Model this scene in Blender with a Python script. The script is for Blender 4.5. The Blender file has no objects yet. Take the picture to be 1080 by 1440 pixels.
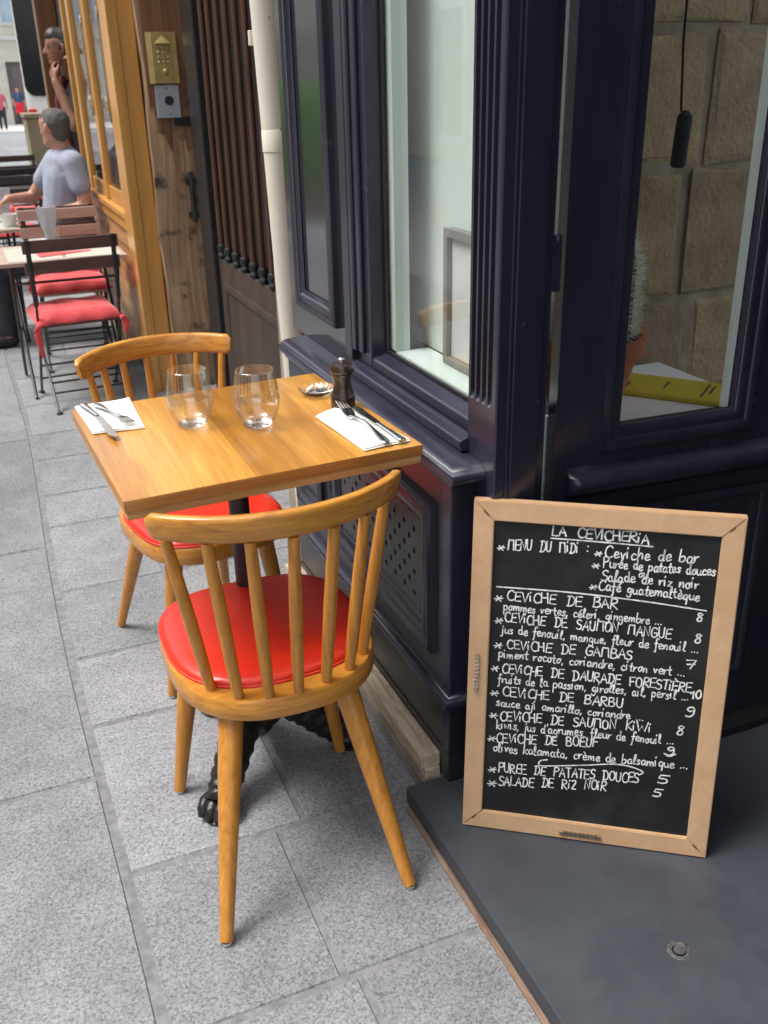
import bpy, bmesh, math, random
from mathutils import Vector, Matrix
R = math.radians
PI = math.pi
rnd = random.Random(7)
scene = bpy.context.scene
col = scene.collection

# ------------------------------------------------------------------ camera
cam_data = bpy.data.cameras.new("camera")
cam = bpy.data.objects.new("camera", cam_data)
col.objects.link(cam)
cam_data.sensor_fit = 'VERTICAL'
cam_data.sensor_height = 36.0
cam_data.lens = 1343.0 / 1440.0 * 36.0
cam_data.clip_start = 0.05
cam_data.clip_end = 400
CR = ((0.9220, -0.1782, 0.3438), (-0.3867, -0.3749, 0.8426), (-0.0213, -0.9098, -0.4146))   # rows: world x,y,z; columns: right, down, forward
mw = Matrix.Identity(4)
for i in range(3):
    mw[i][0] = CR[i][0]; mw[i][1] = -CR[i][1]; mw[i][2] = -CR[i][2]
mw[0][3], mw[1][3], mw[2][3] = 0, 0, 1.53
cam.matrix_world = mw
cam_data.dof.use_dof = True
cam_data.dof.focus_distance = 2.15
cam_data.dof.aperture_fstop = 6.3
scene.camera = cam

# ------------------------------------------------------------------ sky, sun, exposure
SUN_EL, SUN_AZ = R(60), R(282)      # azimuth of the sun measured from +Y towards +X
world = bpy.data.worlds.new("World")
scene.world = world
world.use_nodes = True
wn = world.node_tree
wn.nodes.clear()
sky = wn.nodes.new('ShaderNodeTexSky')
sky.sky_type = 'NISHITA'
sky.sun_disc = False
sky.sun_elevation = SUN_EL
sky.sun_rotation = SUN_AZ
sky.dust_density = 4.0
sky.air_density = 1.2
hs = wn.nodes.new('ShaderNodeHueSaturation')
hs.inputs['Saturation'].default_value = 0.35
bg = wn.nodes.new('ShaderNodeBackground')
bg.inputs['Strength'].default_value = 0.15
wo = wn.nodes.new('ShaderNodeOutputWorld')
wn.links.new(sky.outputs[0], hs.inputs['Color'])
wn.links.new(hs.outputs[0], bg.inputs['Color'])
wn.links.new(bg.outputs[0], wo.inputs['Surface'])
sl = bpy.data.lights.new("sun", 'SUN')
sl.energy = 1.35
sl.angle = R(26)
sl.color = (1.0, 0.965, 0.92)
sun = bpy.data.objects.new("sun", sl)
col.objects.link(sun)
sdir = Vector((math.sin(SUN_AZ) * math.cos(SUN_EL), math.cos(SUN_AZ) * math.cos(SUN_EL), math.sin(SUN_EL)))
sun.rotation_euler = sdir.to_track_quat('Z', 'Y').to_euler()
scene.view_settings.view_transform = 'Standard'
scene.view_settings.look = 'None'
scene.view_settings.gamma = 1.0
scene.view_settings.exposure = 1.10
scene.cycles.max_bounces = 14
scene.cycles.transparent_max_bounces = 24
scene.cycles.transmission_bounces = 12
scene.cycles.glossy_bounces = 6
scene.cycles.sample_clamp_indirect = 6.0
scene.cycles.use_denoising = True

# ------------------------------------------------------------------ materials
def N(nt, t, **kw):
    n = nt.nodes.new(t)
    for k, v in kw.items():
        setattr(n, k, v)
    return n

def mat(name, c1, c2=None, rough=0.5, scale=(20, 20, 20), lo=0.35, hi=0.65, detail=4, metal=0.0, coat=0.0, spec=0.5,
        bump=0.0, bscale=None, rvar=0.0, c3=None, s3=3.0, t3=(0.5, 0.6), sheen=0.0, distortion=0.0):
    m = bpy.data.materials.new(name)
    m.use_nodes = True
    nt = m.node_tree
    b = nt.nodes['Principled BSDF']
    b.inputs['Base Color'].default_value = (*c1, 1)
    b.inputs['Roughness'].default_value = rough
    b.inputs['Metallic'].default_value = metal
    b.inputs['Coat Weight'].default_value = coat
    b.inputs['Coat Roughness'].default_value = 0.12
    b.inputs['Specular IOR Level'].default_value = spec
    b.inputs['Sheen Weight'].default_value = sheen
    tc = N(nt, 'ShaderNodeTexCoord')
    mp = N(nt, 'ShaderNodeMapping')
    mp.inputs['Scale'].default_value = scale
    nt.links.new(tc.outputs['Object'], mp.inputs['Vector'])
    no = N(nt, 'ShaderNodeTexNoise')
    no.inputs['Scale'].default_value = 1.0
    no.inputs['Detail'].default_value = detail
    no.inputs['Roughness'].default_value = 0.6
    no.inputs['Distortion'].default_value = distortion
    nt.links.new(mp.outputs[0], no.inputs['Vector'])
    out = None
    if c2 is not None:
        cr = N(nt, 'ShaderNodeValToRGB')
        cr.color_ramp.elements[0].position = lo
        cr.color_ramp.elements[1].position = hi
        cr.color_ramp.elements[0].color = (*c1, 1)
        cr.color_ramp.elements[1].color = (*c2, 1)
        nt.links.new(no.outputs['Fac'], cr.inputs[0])
        out = cr.outputs[0]
    if c3 is not None:
        n3 = N(nt, 'ShaderNodeTexNoise')
        n3.inputs['Scale'].default_value = s3
        n3.inputs['Detail'].default_value = 6
        n3.inputs['Roughness'].default_value = 0.65
        nt.links.new(tc.outputs['Object'], n3.inputs['Vector'])
        r3 = N(nt, 'ShaderNodeValToRGB')
        r3.color_ramp.elements[0].position = t3[0]
        r3.color_ramp.elements[1].position = t3[1]
        nt.links.new(n3.outputs['Fac'], r3.inputs[0])
        mx = N(nt, 'ShaderNodeMix', data_type='RGBA')
        nt.links.new(r3.outputs[0], mx.inputs[0])
        if out is not None:
            nt.links.new(out, mx.inputs[6])
        else:
            mx.inputs[6].default_value = (*c1, 1)
        mx.inputs[7].default_value = (*c3, 1)
        out = mx.outputs[2]
    if out is not None:
        nt.links.new(out, b.inputs['Base Color'])
    if rvar > 0:
        mr = N(nt, 'ShaderNodeMapRange')
        mr.inputs[3].default_value = max(0.02, rough - rvar)
        mr.inputs[4].default_value = min(1, rough + rvar)
        nr = N(nt, 'ShaderNodeTexNoise')
        nr.inputs['Scale'].default_value = 9
        nr.inputs['Detail'].default_value = 5
        nt.links.new(tc.outputs['Object'], nr.inputs['Vector'])
        nt.links.new(nr.outputs['Fac'], mr.inputs[0])
        nt.links.new(mr.outputs[0], b.inputs['Roughness'])
    if bump > 0:
        bp = N(nt, 'ShaderNodeBump')
        bp.inputs['Strength'].default_value = bump
        bp.inputs['Distance'].default_value = 0.004
        if bscale is None:
            nt.links.new(no.outputs['Fac'], bp.inputs['Height'])
        else:
            nb = N(nt, 'ShaderNodeTexNoise')
            nb.inputs['Scale'].default_value = bscale
            nb.inputs['Detail'].default_value = 5
            nt.links.new(tc.outputs['Object'], nb.inputs['Vector'])
            nt.links.new(nb.outputs['Fac'], bp.inputs['Height'])
        nt.links.new(bp.outputs[0], b.inputs['Normal'])
    return m

def glass_pane(name, tint=(0.97, 0.985, 0.98), ior=1.5):
    m = bpy.data.materials.new(name)
    m.use_nodes = True
    nt = m.node_tree
    nt.nodes.clear()
    o = N(nt, 'ShaderNodeOutputMaterial')
    fr = N(nt, 'ShaderNodeFresnel')
    ge = N(nt, 'ShaderNodeNewGeometry')
    mr = N(nt, 'ShaderNodeMapRange')          # same reflectance on both faces of the sheet
    mr.inputs[3].default_value = ior
    mr.inputs[4].default_value = 1 / ior
    nt.links.new(ge.outputs['Backfacing'], mr.inputs[0])
    nt.links.new(mr.outputs[0], fr.inputs['IOR'])
    tr = N(nt, 'ShaderNodeBsdfTransparent')
    tr.inputs[0].default_value = (*tint, 1)
    gl = N(nt, 'ShaderNodeBsdfGlossy')
    gl.inputs['Roughness'].default_value = 0.0
    mx = N(nt, 'ShaderNodeMixShader')
    nt.links.new(fr.outputs[0], mx.inputs[0])
    nt.links.new(tr.outputs[0], mx.inputs[1])
    nt.links.new(gl.outputs[0], mx.inputs[2])
    nt.links.new(mx.outputs[0], o.inputs[0])
    return m

def granite(name, base, attr=True):
    m = bpy.data.materials.new(name)
    m.use_nodes = True
    nt = m.node_tree
    b = nt.nodes['Principled BSDF']
    b.inputs['Roughness'].default_value = 0.72
    b.inputs['Specular IOR Level'].default_value = 0.35
    tc = N(nt, 'ShaderNodeTexCoord')
    v1 = N(nt, 'ShaderNodeTexNoise'); v1.inputs['Scale'].default_value = 120; v1.inputs['Detail'].default_value = 6; v1.inputs['Roughness'].default_value = 0.85
    v2 = N(nt, 'ShaderNodeTexVoronoi'); v2.inputs['Scale'].default_value = 270
    v3 = N(nt, 'ShaderNodeTexNoise'); v3.inputs['Scale'].default_value = 5; v3.inputs['Detail'].default_value = 8; v3.inputs['Roughness'].default_value = 0.65
    for v in (v1, v2, v3):
        nt.links.new(tc.outputs['Object'], v.inputs['Vector'])
    r1 = N(nt, 'ShaderNodeValToRGB')
    e = r1.color_ramp.elements
    e[0].position = 0.30; e[0].color = (base[0] * 0.62, base[1] * 0.62, base[2] * 0.64, 1)
    e[1].position = 0.72; e[1].color = (base[0] * 1.22, base[1] * 1.22, base[2] * 1.21, 1)
    k = e.new(0.46); k.color = (base[0] * 0.86, base[1] * 0.86, base[2] * 0.87, 1)
    k = e.new(0.56); k.color = (base[0] * 1.1, base[1] * 1.1, base[2] * 1.1, 1)
    nt.links.new(v1.outputs['Fac'], r1.inputs[0])
    r2 = N(nt, 'ShaderNodeValToRGB')
    e = r2.color_ramp.elements
    e[0].position = 0.10; e[0].color = (0.52, 0.52, 0.53, 1)
    e[1].position = 0.85; e[1].color = (1.20, 1.20, 1.19, 1)
    k = e.new(0.28); k.color = (0.86, 0.86, 0.87, 1)
    k = e.new(0.62); k.color = (1.04, 1.04, 1.04, 1)
    r3 = N(nt, 'ShaderNodeValToRGB')
    e = r3.color_ramp.elements
    e[0].position = 0.32; e[0].color = (0.72, 0.72, 0.73, 1)
    e[1].position = 0.66; e[1].color = (1.08, 1.08, 1.07, 1)
    nt.links.new(v3.outputs['Fac'], r3.inputs[0])
    m1 = N(nt, 'ShaderNodeMix', data_type='RGBA', blend_type='MULTIPLY'); m1.inputs[0].default_value = 0.8
    m2 = N(nt, 'ShaderNodeMix', data_type='RGBA', blend_type='MULTIPLY'); m2.inputs[0].default_value = 0.75
    sepv = N(nt, 'ShaderNodeSeparateColor'); nt.links.new(v2.outputs['Color'], sepv.inputs[0]); nt.links.new(sepv.outputs[0], r2.inputs[0])
    nt.links.new(r1.outputs[0], m1.inputs[6]); nt.links.new(r2.outputs[0], m1.inputs[7])
    nt.links.new(m1.outputs[2], m2.inputs[6]); nt.links.new(r3.outputs[0], m2.inputs[7])
    src = m2.outputs[2]
    # gum and drip marks with a shape of their own
    vs = N(nt, 'ShaderNodeTexVoronoi'); vs.inputs['Scale'].default_value = 3.1; vs.inputs['Randomness'].default_value = 1.0
    nt.links.new(tc.outputs['Object'], vs.inputs['Vector'])
    rs = N(nt, 'ShaderNodeValToRGB')
    rs.color_ramp.elements[0].position = 0.045; rs.color_ramp.elements[0].color = (0.62, 0.62, 0.63, 1)
    rs.color_ramp.elements[1].position = 0.075; rs.color_ramp.elements[1].color = (1, 1, 1, 1)
    nt.links.new(vs.outputs['Distance'], rs.inputs[0])
    v4 = N(nt, 'ShaderNodeTexNoise'); v4.inputs['Scale'].default_value = 1.3; v4.inputs['Detail'].default_value = 9; v4.inputs['Roughness'].default_value = 0.7; v4.inputs['Distortion'].default_value = 0.8
    nt.links.new(tc.outputs['Object'], v4.inputs['Vector'])
    r4 = N(nt, 'ShaderNodeValToRGB')
    r4.color_ramp.elements[0].position = 0.36; r4.color_ramp.elements[0].color = (0.80, 0.795, 0.79, 1)
    r4.color_ramp.elements[1].position = 0.58; r4.color_ramp.elements[1].color = (1, 1, 1, 1)
    nt.links.new(v4.outputs['Fac'], r4.inputs[0])
    for rr_ in (rs, r4):
        mm = N(nt, 'ShaderNodeMix', data_type='RGBA', blend_type='MULTIPLY'); mm.inputs[0].default_value = 1
        nt.links.new(src, mm.inputs[6]); nt.links.new(rr_.outputs[0], mm.inputs[7]); src = mm.outputs[2]
    if attr:
        at = N(nt, 'ShaderNodeAttribute', attribute_name='tint')
        m3 = N(nt, 'ShaderNodeMix', data_type='RGBA', blend_type='MULTIPLY'); m3.inputs[0].default_value = 1
        nt.links.new(src, m3.inputs[6]); nt.links.new(at.outputs['Color'], m3.inputs[7])
        src = m3.outputs[2]
    nt.links.new(src, b.inputs['Base Color'])
    bp = N(nt, 'ShaderNodeBump'); bp.inputs['Strength'].default_value = 0.35; bp.inputs['Distance'].default_value = 0.0015
    nt.links.new(v1.outputs['Fac'], bp.inputs['Height'])
    nt.links.new(bp.outputs[0], b.inputs['Normal'])
    return m

def planks(name):
    m = bpy.data.materials.new(name)
    m.use_nodes = True
    nt = m.node_tree
    b = nt.nodes['Principled BSDF']
    b.inputs['Coat Weight'].default_value = 0.35
    b.inputs['Coat Roughness'].default_value = 0.18
    tc = N(nt, 'ShaderNodeTexCoord')
    sx = N(nt, 'ShaderNodeSeparateXYZ')
    nt.links.new(tc.outputs['Object'], sx.inputs[0])
    dv = N(nt, 'ShaderNodeMath', operation='DIVIDE'); dv.inputs[1].default_value = 0.10
    nt.links.new(sx.outputs['X'], dv.inputs[0])
    fl = N(nt, 'ShaderNodeMath', operation='FLOOR'); nt.links.new(dv.outputs[0], fl.inputs[0])
    wn_ = N(nt, 'ShaderNodeTexWhiteNoise', noise_dimensions='1D'); nt.links.new(fl.outputs[0], wn_.inputs['W'])
    # each plank gets its own shift of the grain
    cx = N(nt, 'ShaderNodeCombineXYZ')
    ml = N(nt, 'ShaderNodeMath', operation='MULTIPLY'); ml.inputs[1].default_value = 17.0
    nt.links.new(fl.outputs[0], ml.inputs[0]); nt.links.new(ml.outputs[0], cx.inputs['Y']); nt.links.new(ml.outputs[0], cx.inputs['Z'])
    ad = N(nt, 'ShaderNodeVectorMath', operation='ADD')
    nt.links.new(tc.outputs['Object'], ad.inputs[0]); nt.links.new(cx.outputs[0], ad.inputs[1])
    mp = N(nt, 'ShaderNodeMapping'); mp.inputs['Scale'].default_value = (95, 2.4, 20)
    nt.links.new(ad.outputs[0], mp.inputs['Vector'])
    no = N(nt, 'ShaderNodeTexNoise'); no.inputs['Detail'].default_value = 6; no.inputs['Roughness'].default_value = 0.65; no.inputs['Distortion'].default_value = 1.2; no.inputs['Scale'].default_value = 1
    nt.links.new(mp.outputs[0], no.inputs['Vector'])
    mp2 = N(nt, 'ShaderNodeMapping'); mp2.inputs['Scale'].default_value = (17, 1.6, 8)
    nt.links.new(ad.outputs[0], mp2.inputs['Vector'])
    n2 = N(nt, 'ShaderNodeTexNoise'); n2.inputs['Detail'].default_value = 3; n2.inputs['Distortion'].default_value = 2.5; n2.inputs['Scale'].default_value = 1
    nt.links.new(mp2.outputs[0], n2.inputs['Vector'])
    r1 = N(nt, 'ShaderNodeValToRGB')
    r1.color_ramp.elements[0].position = 0.3; r1.color_ramp.elements[0].color = (0.43, 0.185, 0.027, 1)
    r1.color_ramp.elements[1].position = 0.68; r1.color_ramp.elements[1].color = (0.60, 0.295, 0.052, 1)
    nt.links.new(no.outputs['Fac'], r1.inputs[0])
    r2 = N(nt, 'ShaderNodeValToRGB')
    r2.color_ramp.elements[0].position = 0.35; r2.color_ramp.elements[0].color = (0.84, 0.78, 0.68, 1)
    r2.color_ramp.elements[1].position = 0.62; r2.color_ramp.elements[1].color = (1.05, 1.05, 1.05, 1)
    nt.links.new(n2.outputs['Fac'], r2.inputs[0])
    r4 = N(nt, 'ShaderNodeValToRGB')
    r4.color_ramp.elements[0].position = 0.0; r4.color_ramp.elements[0].color = (0.70, 0.64, 0.54, 1)
    r4.color_ramp.elements[1].position = 1.0; r4.color_ramp.elements[1].color = (1.16, 1.2, 1.3, 1)
    nt.links.new(wn_.outputs['Value'], r4.inputs[0])
    m1 = N(nt, 'ShaderNodeMix', data_type='RGBA', blend_type='MULTIPLY'); m1.inputs[0].default_value = 1
    m2 = N(nt, 'ShaderNodeMix', data_type='RGBA', blend_type='MULTIPLY'); m2.inputs[0].default_value = 1
    nt.links.new(r1.outputs[0], m1.inputs[6]); nt.links.new(r2.outputs[0], m1.inputs[7])
    nt.links.new(m1.outputs[2], m2.inputs[6]); nt.links.new(r4.outputs[0], m2.inputs[7])
    frc = N(nt, 'ShaderNodeMath', operation='FRACT'); nt.links.new(dv.outputs[0], frc.inputs[0])
    rj = N(nt, 'ShaderNodeValToRGB')
    rj.color_ramp.elements[0].position = 0.0; rj.color_ramp.elements[0].color = (0.55, 0.48, 0.4, 1)
    rj.color_ramp.elements[1].position = 0.014; rj.color_ramp.elements[1].color = (1, 1, 1, 1)
    nt.links.new(frc.outputs[0], rj.inputs[0])
    mj = N(nt, 'ShaderNodeMix', data_type='RGBA', blend_type='MULTIPLY'); mj.inputs[0].default_value = 1
    nt.links.new(m2.outputs[2], mj.inputs[6]); nt.links.new(rj.outputs[0], mj.inputs[7])
    nt.links.new(mj.outputs[2], b.inputs['Base Color'])
    n5 = N(nt, 'ShaderNodeTexNoise'); n5.inputs['Scale'].default_value = 6; n5.inputs['Detail'].default_value = 6
    nt.links.new(tc.outputs['Object'], n5.inputs['Vector'])
    mr = N(nt, 'ShaderNodeMapRange'); mr.inputs[3].default_value = 0.20; mr.inputs[4].default_value = 0.42
    nt.links.new(n5.outputs['Fac'], mr.inputs[0]); nt.links.new(mr.outputs[0], b.inputs['Roughness'])
    bp = N(nt, 'ShaderNodeBump'); bp.inputs['Strength'].default_value = 0.12; bp.inputs['Distance'].default_value = 0.002
    nt.links.new(no.outputs['Fac'], bp.inputs['Height']); nt.links.new(bp.outputs[0], b.inputs['Normal'])
    return m

def stone_blocks(name):
    m = bpy.data.materials.new(name)
    m.use_nodes = True
    nt = m.node_tree
    b = nt.nodes['Principled BSDF']
    b.inputs['Roughness'].default_value = 0.9
    tc = N(nt, 'ShaderNodeTexCoord')
    n1 = N(nt, 'ShaderNodeTexNoise'); n1.inputs['Scale'].default_value = 7; n1.inputs['Detail'].default_value = 10; n1.inputs['Roughness'].default_value = 0.7
    n2 = N(nt, 'ShaderNodeTexNoise'); n2.inputs['Scale'].default_value = 60; n2.inputs['Detail'].default_value = 4
    nt.links.new(tc.outputs['Object'], n1.inputs['Vector']); nt.links.new(tc.outputs['Object'], n2.inputs['Vector'])
    r = N(nt, 'ShaderNodeValToRGB')
    r.color_ramp.elements[0].position = 0.3; r.color_ramp.elements[0].color = (0.21, 0.155, 0.095, 1)
    r.color_ramp.elements[1].position = 0.7; r.color_ramp.elements[1].color = (0.43, 0.335, 0.215, 1)
    nt.links.new(n1.outputs['Fac'], r.inputs[0])
    at = N(nt, 'ShaderNodeAttribute', attribute_name='tint')
    mx = N(nt, 'ShaderNodeMix', data_type='RGBA', blend_type='MULTIPLY'); mx.inputs[0].default_value = 1
    nt.links.new(r.outputs[0], mx.inputs[6]); nt.links.new(at.outputs['Color'], mx.inputs[7])
    nt.links.new(mx.outputs[2], b.inputs['Base Color'])
    ad = N(nt, 'ShaderNodeMath', operation='ADD')
    nt.links.new(n1.outputs['Fac'], ad.inputs[0]); nt.links.new(n2.outputs['Fac'], ad.inputs[1])
    bp = N(nt, 'ShaderNodeBump'); bp.inputs['Strength'].default_value = 0.6; bp.inputs['Distance'].default_value = 0.012
    nt.links.new(ad.outputs[0], bp.inputs['Height']); nt.links.new(bp.outputs[0], b.inputs['Normal'])
    return m

NAVY = mat('navy_gloss_paint', (0.0185, 0.018, 0.033), (0.0245, 0.0238, 0.040), rough=0.24, scale=(14, 14, 3), bump=0.09, bscale=42, rvar=0.09,
           c3=(0.07, 0.068, 0.078), s3=24, t3=(0.675, 0.73))
GLOSSPANEL = mat('mirror_gloss_paint', (0.0135, 0.0135, 0.021), (0.018, 0.018, 0.026), rough=0.13, scale=(3, 3, 1), spec=0.8, coat=0.7, bump=0.01, bscale=30)
NAVY_FACE = mat('dark_panel_paint', (0.022, 0.022, 0.028), (0.028, 0.028, 0.034), rough=0.3, scale=(14, 14, 3), bump=0.04, bscale=45, rvar=0.08,
                c3=(0.07, 0.068, 0.07), s3=22, t3=(0.70, 0.76))
BLACK = mat('black_paint', (0.010, 0.010, 0.012), (0.016, 0.016, 0.018), rough=0.4, scale=(20, 20, 5), bump=0.05, bscale=50)
CASTIRON = mat('black_cast_iron', (0.008, 0.008, 0.008), (0.020, 0.018, 0.016), rough=0.36, scale=(40, 40, 40), bump=1.0, bscale=48)
BLACKMETAL = mat('black_bistro_metal', (0.014, 0.014, 0.015), (0.03, 0.03, 0.031), rough=0.42, scale=(60, 60, 60))
WOODV = mat('honey_beech_upright', (0.41, 0.152, 0.018), (0.60, 0.262, 0.036), rough=0.38, scale=(95, 95, 4), lo=0.30, hi=0.66, coat=0.3, bump=0.05, distortion=0.15,
            c3=(0.30, 0.115, 0.025), s3=14, t3=(0.66, 0.75))
WOODH = mat('honey_beech_lengthwise', (0.40, 0.15, 0.018), (0.63, 0.28, 0.040), rough=0.35, scale=(7, 30, 110), lo=0.32, hi=0.62, coat=0.35, bump=0.05, distortion=0.8,
            c3=(0.32, 0.125, 0.026), s3=16, t3=(0.68, 0.76))
VINYL = mat('red_vinyl', (0.58, 0.020, 0.006), (0.64, 0.026, 0.008), rough=0.36, scale=(8, 8, 8), bump=0.10, bscale=230, rvar=0.06, coat=0.1)
CUSHION = mat('red_cotton', (0.56, 0.045, 0.05), (0.64, 0.07, 0.075), rough=0.9, scale=(25, 25, 25), bump=0.2, bscale=300, sheen=0.3)
PLANKS = planks('glued_oak_planks')
EDGE = mat('table_edge_wood', (0.36, 0.135, 0.028), (0.50, 0.22, 0.05), rough=0.4, scale=(5, 9, 120), lo=0.3, hi=0.7, coat=0.2, distortion=0.6)
UNDER = mat('pale_underlay_wood', (0.46, 0.24, 0.075), (0.64, 0.38, 0.15), rough=0.5, scale=(6, 6, 170), lo=0.3, hi=0.7, distortion=0.3)
GRANITE = granite('granite_paving', (0.308, 0.312, 0.320))
MORTAR = mat('joint_mortar', (0.15, 0.15, 0.155), (0.24, 0.24, 0.245), rough=0.95, scale=(40, 40, 40), bump=0.3)
SLATE = mat('slate_slab', (0.033, 0.038, 0.048), (0.044, 0.050, 0.061), rough=0.52, scale=(9, 9, 9), detail=8, bump=0.16, bscale=30, rvar=0.12,
            c3=(0.062, 0.068, 0.079), s3=7, t3=(0.60, 0.85))
RUST = mat('rusty_edge_strip', (0.15, 0.085, 0.055), (0.27, 0.20, 0.15), rough=0.9, scale=(60, 12, 60), bump=0.4)
PINE = mat('bare_pine', (0.50, 0.305, 0.165), (0.58, 0.375, 0.22), rough=0.55, scale=(18, 30, 18), lo=0.3, hi=0.7, distortion=0.6, bump=0.06,
           c3=(0.42, 0.235, 0.12), s3=9, t3=(0.72, 0.80))
CHALKBOARD = mat('chalkboard_slate', (0.0075, 0.009, 0.010), (0.011, 0.0125, 0.0135), rough=0.5, scale=(12, 12, 12), c3=(0.030, 0.033, 0.035), s3=6, t3=(0.52, 0.85), spec=0.35)
CHALK = mat('chalk_marker', (0.36, 0.38, 0.38), (0.78, 0.80, 0.78), rough=0.9, scale=(130, 130, 130), lo=0.28, hi=0.55)
RAWBOARD = mat('weathered_raw_board', (0.36, 0.28, 0.19), (0.60, 0.50, 0.38), rough=0.85, scale=(40, 6, 40), detail=7, distortion=1.2, bump=0.25,
               c3=(0.24, 0.19, 0.145), s3=11, t3=(0.55, 0.66))
CONCRETE = mat('grey_render', (0.20, 0.18, 0.16), (0.30, 0.28, 0.25), rough=0.95, scale=(15, 15, 15), bump=0.3)
CREAM = mat('cream_pipe_paint', (0.56, 0.53, 0.45), (0.63, 0.60, 0.52), rough=0.6, scale=(10, 10, 3), c3=(0.10, 0.085, 0.07), s3=15, t3=(0.665, 0.70), bump=0.1, bscale=20)
OCHRE = mat('ochre_varnished_oak', (0.46, 0.215, 0.045), (0.58, 0.29, 0.07), rough=0.36, scale=(22, 22, 1.6), coat=0.25, bump=0.06, distortion=0.8)
OCHREDARK = mat('brown_varnished_oak', (0.13, 0.055, 0.022), (0.20, 0.085, 0.032), rough=0.4, scale=(22, 22, 1.6), coat=0.2)
PANELWOOD = mat('worn_panel_wood', (0.30, 0.16, 0.062), (0.44, 0.25, 0.11), rough=0.45, scale=(16, 2, 30), coat=0.15)
BEAM = mat('old_timber', (0.21, 0.115, 0.06), (0.40, 0.265, 0.155), rough=0.85, scale=(20, 20, 1.4), detail=9, distortion=1.5, bump=0.8,
           c3=(0.055, 0.042, 0.034), s3=5.5, t3=(0.57, 0.66))
BEAMDARK = mat('stained_timber', (0.12, 0.05, 0.022), (0.22, 0.10, 0.045), rough=0.7, scale=(24, 24, 1.5), detail=8, distortion=1.2, bump=0.5, c3=(0.05, 0.03, 0.02), s3=6, t3=(0.55, 0.7))
BROWNBAR = mat('brown_iron_bar', (0.055, 0.022, 0.013), (0.085, 0.034, 0.02), rough=0.45, scale=(30, 30, 6), bump=0.1)
DOORDARK = mat('scuffed_brown_black', (0.034, 0.023, 0.017), (0.058, 0.042, 0.032), rough=0.55, scale=(9, 9, 2), detail=8, c3=(0.09, 0.075, 0.062), s3=9, t3=(0.64, 0.72), bump=0.15)
BRASS = mat('aged_brass', (0.42, 0.30, 0.11), (0.50, 0.37, 0.15), rough=0.42, metal=0.55, scale=(30, 30, 30))
GREYPLATE = mat('grey_anodised', (0.36, 0.38, 0.42), (0.42, 0.44, 0.48), rough=0.45, metal=0.3, scale=(30, 30, 30))
STEEL = mat('polished_steel', (0.62, 0.61, 0.59), (0.7, 0.69, 0.67), rough=0.16, metal=1.0, scale=(50, 50, 50))
ZINC = mat('zinc_fitting', (0.42, 0.36, 0.26), (0.55, 0.49, 0.38), rough=0.35, metal=1.0, scale=(90, 90, 90), bump=0.4)
SCREWDULL = mat('dull_screw', (0.06, 0.06, 0.06), (0.20, 0.20, 0.20), rough=0.5, metal=0.6, scale=(160, 160, 160), bump=0.5)
MILLWOOD = mat('dark_walnut', (0.017, 0.010, 0.008), (0.034, 0.019, 0.013), rough=0.3, scale=(60, 60, 8), coat=0.5)
NAPKIN = mat('paper_napkin', (0.80, 0.79, 0.74), (0.84, 0.83, 0.79), rough=0.95, scale=(60, 60, 60), bump=0.15, bscale=400)
WHITE = mat('white_paint', (0.74, 0.78, 0.75), (0.78, 0.81, 0.79), rough=0.55, scale=(4, 4, 4))
TABLEWHITE = mat('white_laminate', (0.78, 0.78, 0.76), (0.82, 0.82, 0.80), rough=0.35, scale=(5, 5, 5))
PALEBOARD = mat('pale_display_board', (0.58, 0.66, 0.62), (0.64, 0.70, 0.67), rough=0.7, scale=(1.2, 1.2, 0.6))
TERRACOTTA = mat('terracotta', (0.42, 0.125, 0.055), (0.52, 0.17, 0.08), rough=0.8, scale=(20, 20, 20), c3=(0.55, 0.32, 0.22), s3=8, t3=(0.6, 0.75))
SOIL = mat('potting_soil', (0.03, 0.02, 0.015), (0.07, 0.05, 0.035), rough=1.0, scale=(90, 90, 90), bump=0.8)
CACTUS = mat('cactus_skin', (0.05, 0.10, 0.035), (0.09, 0.15, 0.06), rough=0.7, scale=(30, 30, 10))
SPINE = mat('pale_spines', (0.78, 0.78, 0.66), (0.84, 0.83, 0.72), rough=0.7, scale=(30, 30, 30))
YELLOW = mat('yellow_cover', (0.52, 0.40, 0.02), (0.60, 0.47, 0.03), rough=0.5, scale=(8, 8, 8))
INK = mat('printed_ink', (0.05, 0.045, 0.02), (0.07, 0.06, 0.03), rough=0.8)
STONE = stone_blocks('interior_stone')
PLASTER = mat('lime_mortar', (0.19, 0.155, 0.11), (0.32, 0.27, 0.20), rough=0.95, scale=(12, 12, 12), bump=0.5)
FLOORTILE = mat('interior_floor', (0.16, 0.12, 0.09), (0.22, 0.17, 0.13), rough=0.6, scale=(5, 5, 5))
SKIN = mat('skin_tone', (0.42, 0.215, 0.15), (0.50, 0.27, 0.195), rough=0.5, scale=(30, 30, 30), spec=0.35)
SKINSHADE = mat('shaded_skin', (0.22, 0.105, 0.07), (0.28, 0.14, 0.095), rough=0.5, scale=(30, 30, 30), spec=0.35)  # waiter's copy of SKIN with the doorway shade put into the colour
HAIRGREY = mat('greying_hair', (0.035, 0.03, 0.026), (0.12, 0.11, 0.10), rough=0.8, scale=(190, 190, 190), bump=0.4)
HAIRDARK = mat('black_hair', (0.010, 0.008, 0.007), (0.022, 0.018, 0.015), rough=0.5, scale=(90, 90, 90), bump=0.4)
TSHIRT = mat('grey_blue_tshirt', (0.25, 0.275, 0.35), (0.31, 0.335, 0.41), rough=0.9, scale=(14, 14, 14), bump=1.0, bscale=11)
POLO = mat('black_polo', (0.012, 0.014, 0.018), (0.022, 0.024, 0.03), rough=0.85, scale=(14, 14, 14), bump=0.25, bscale=25)
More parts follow.
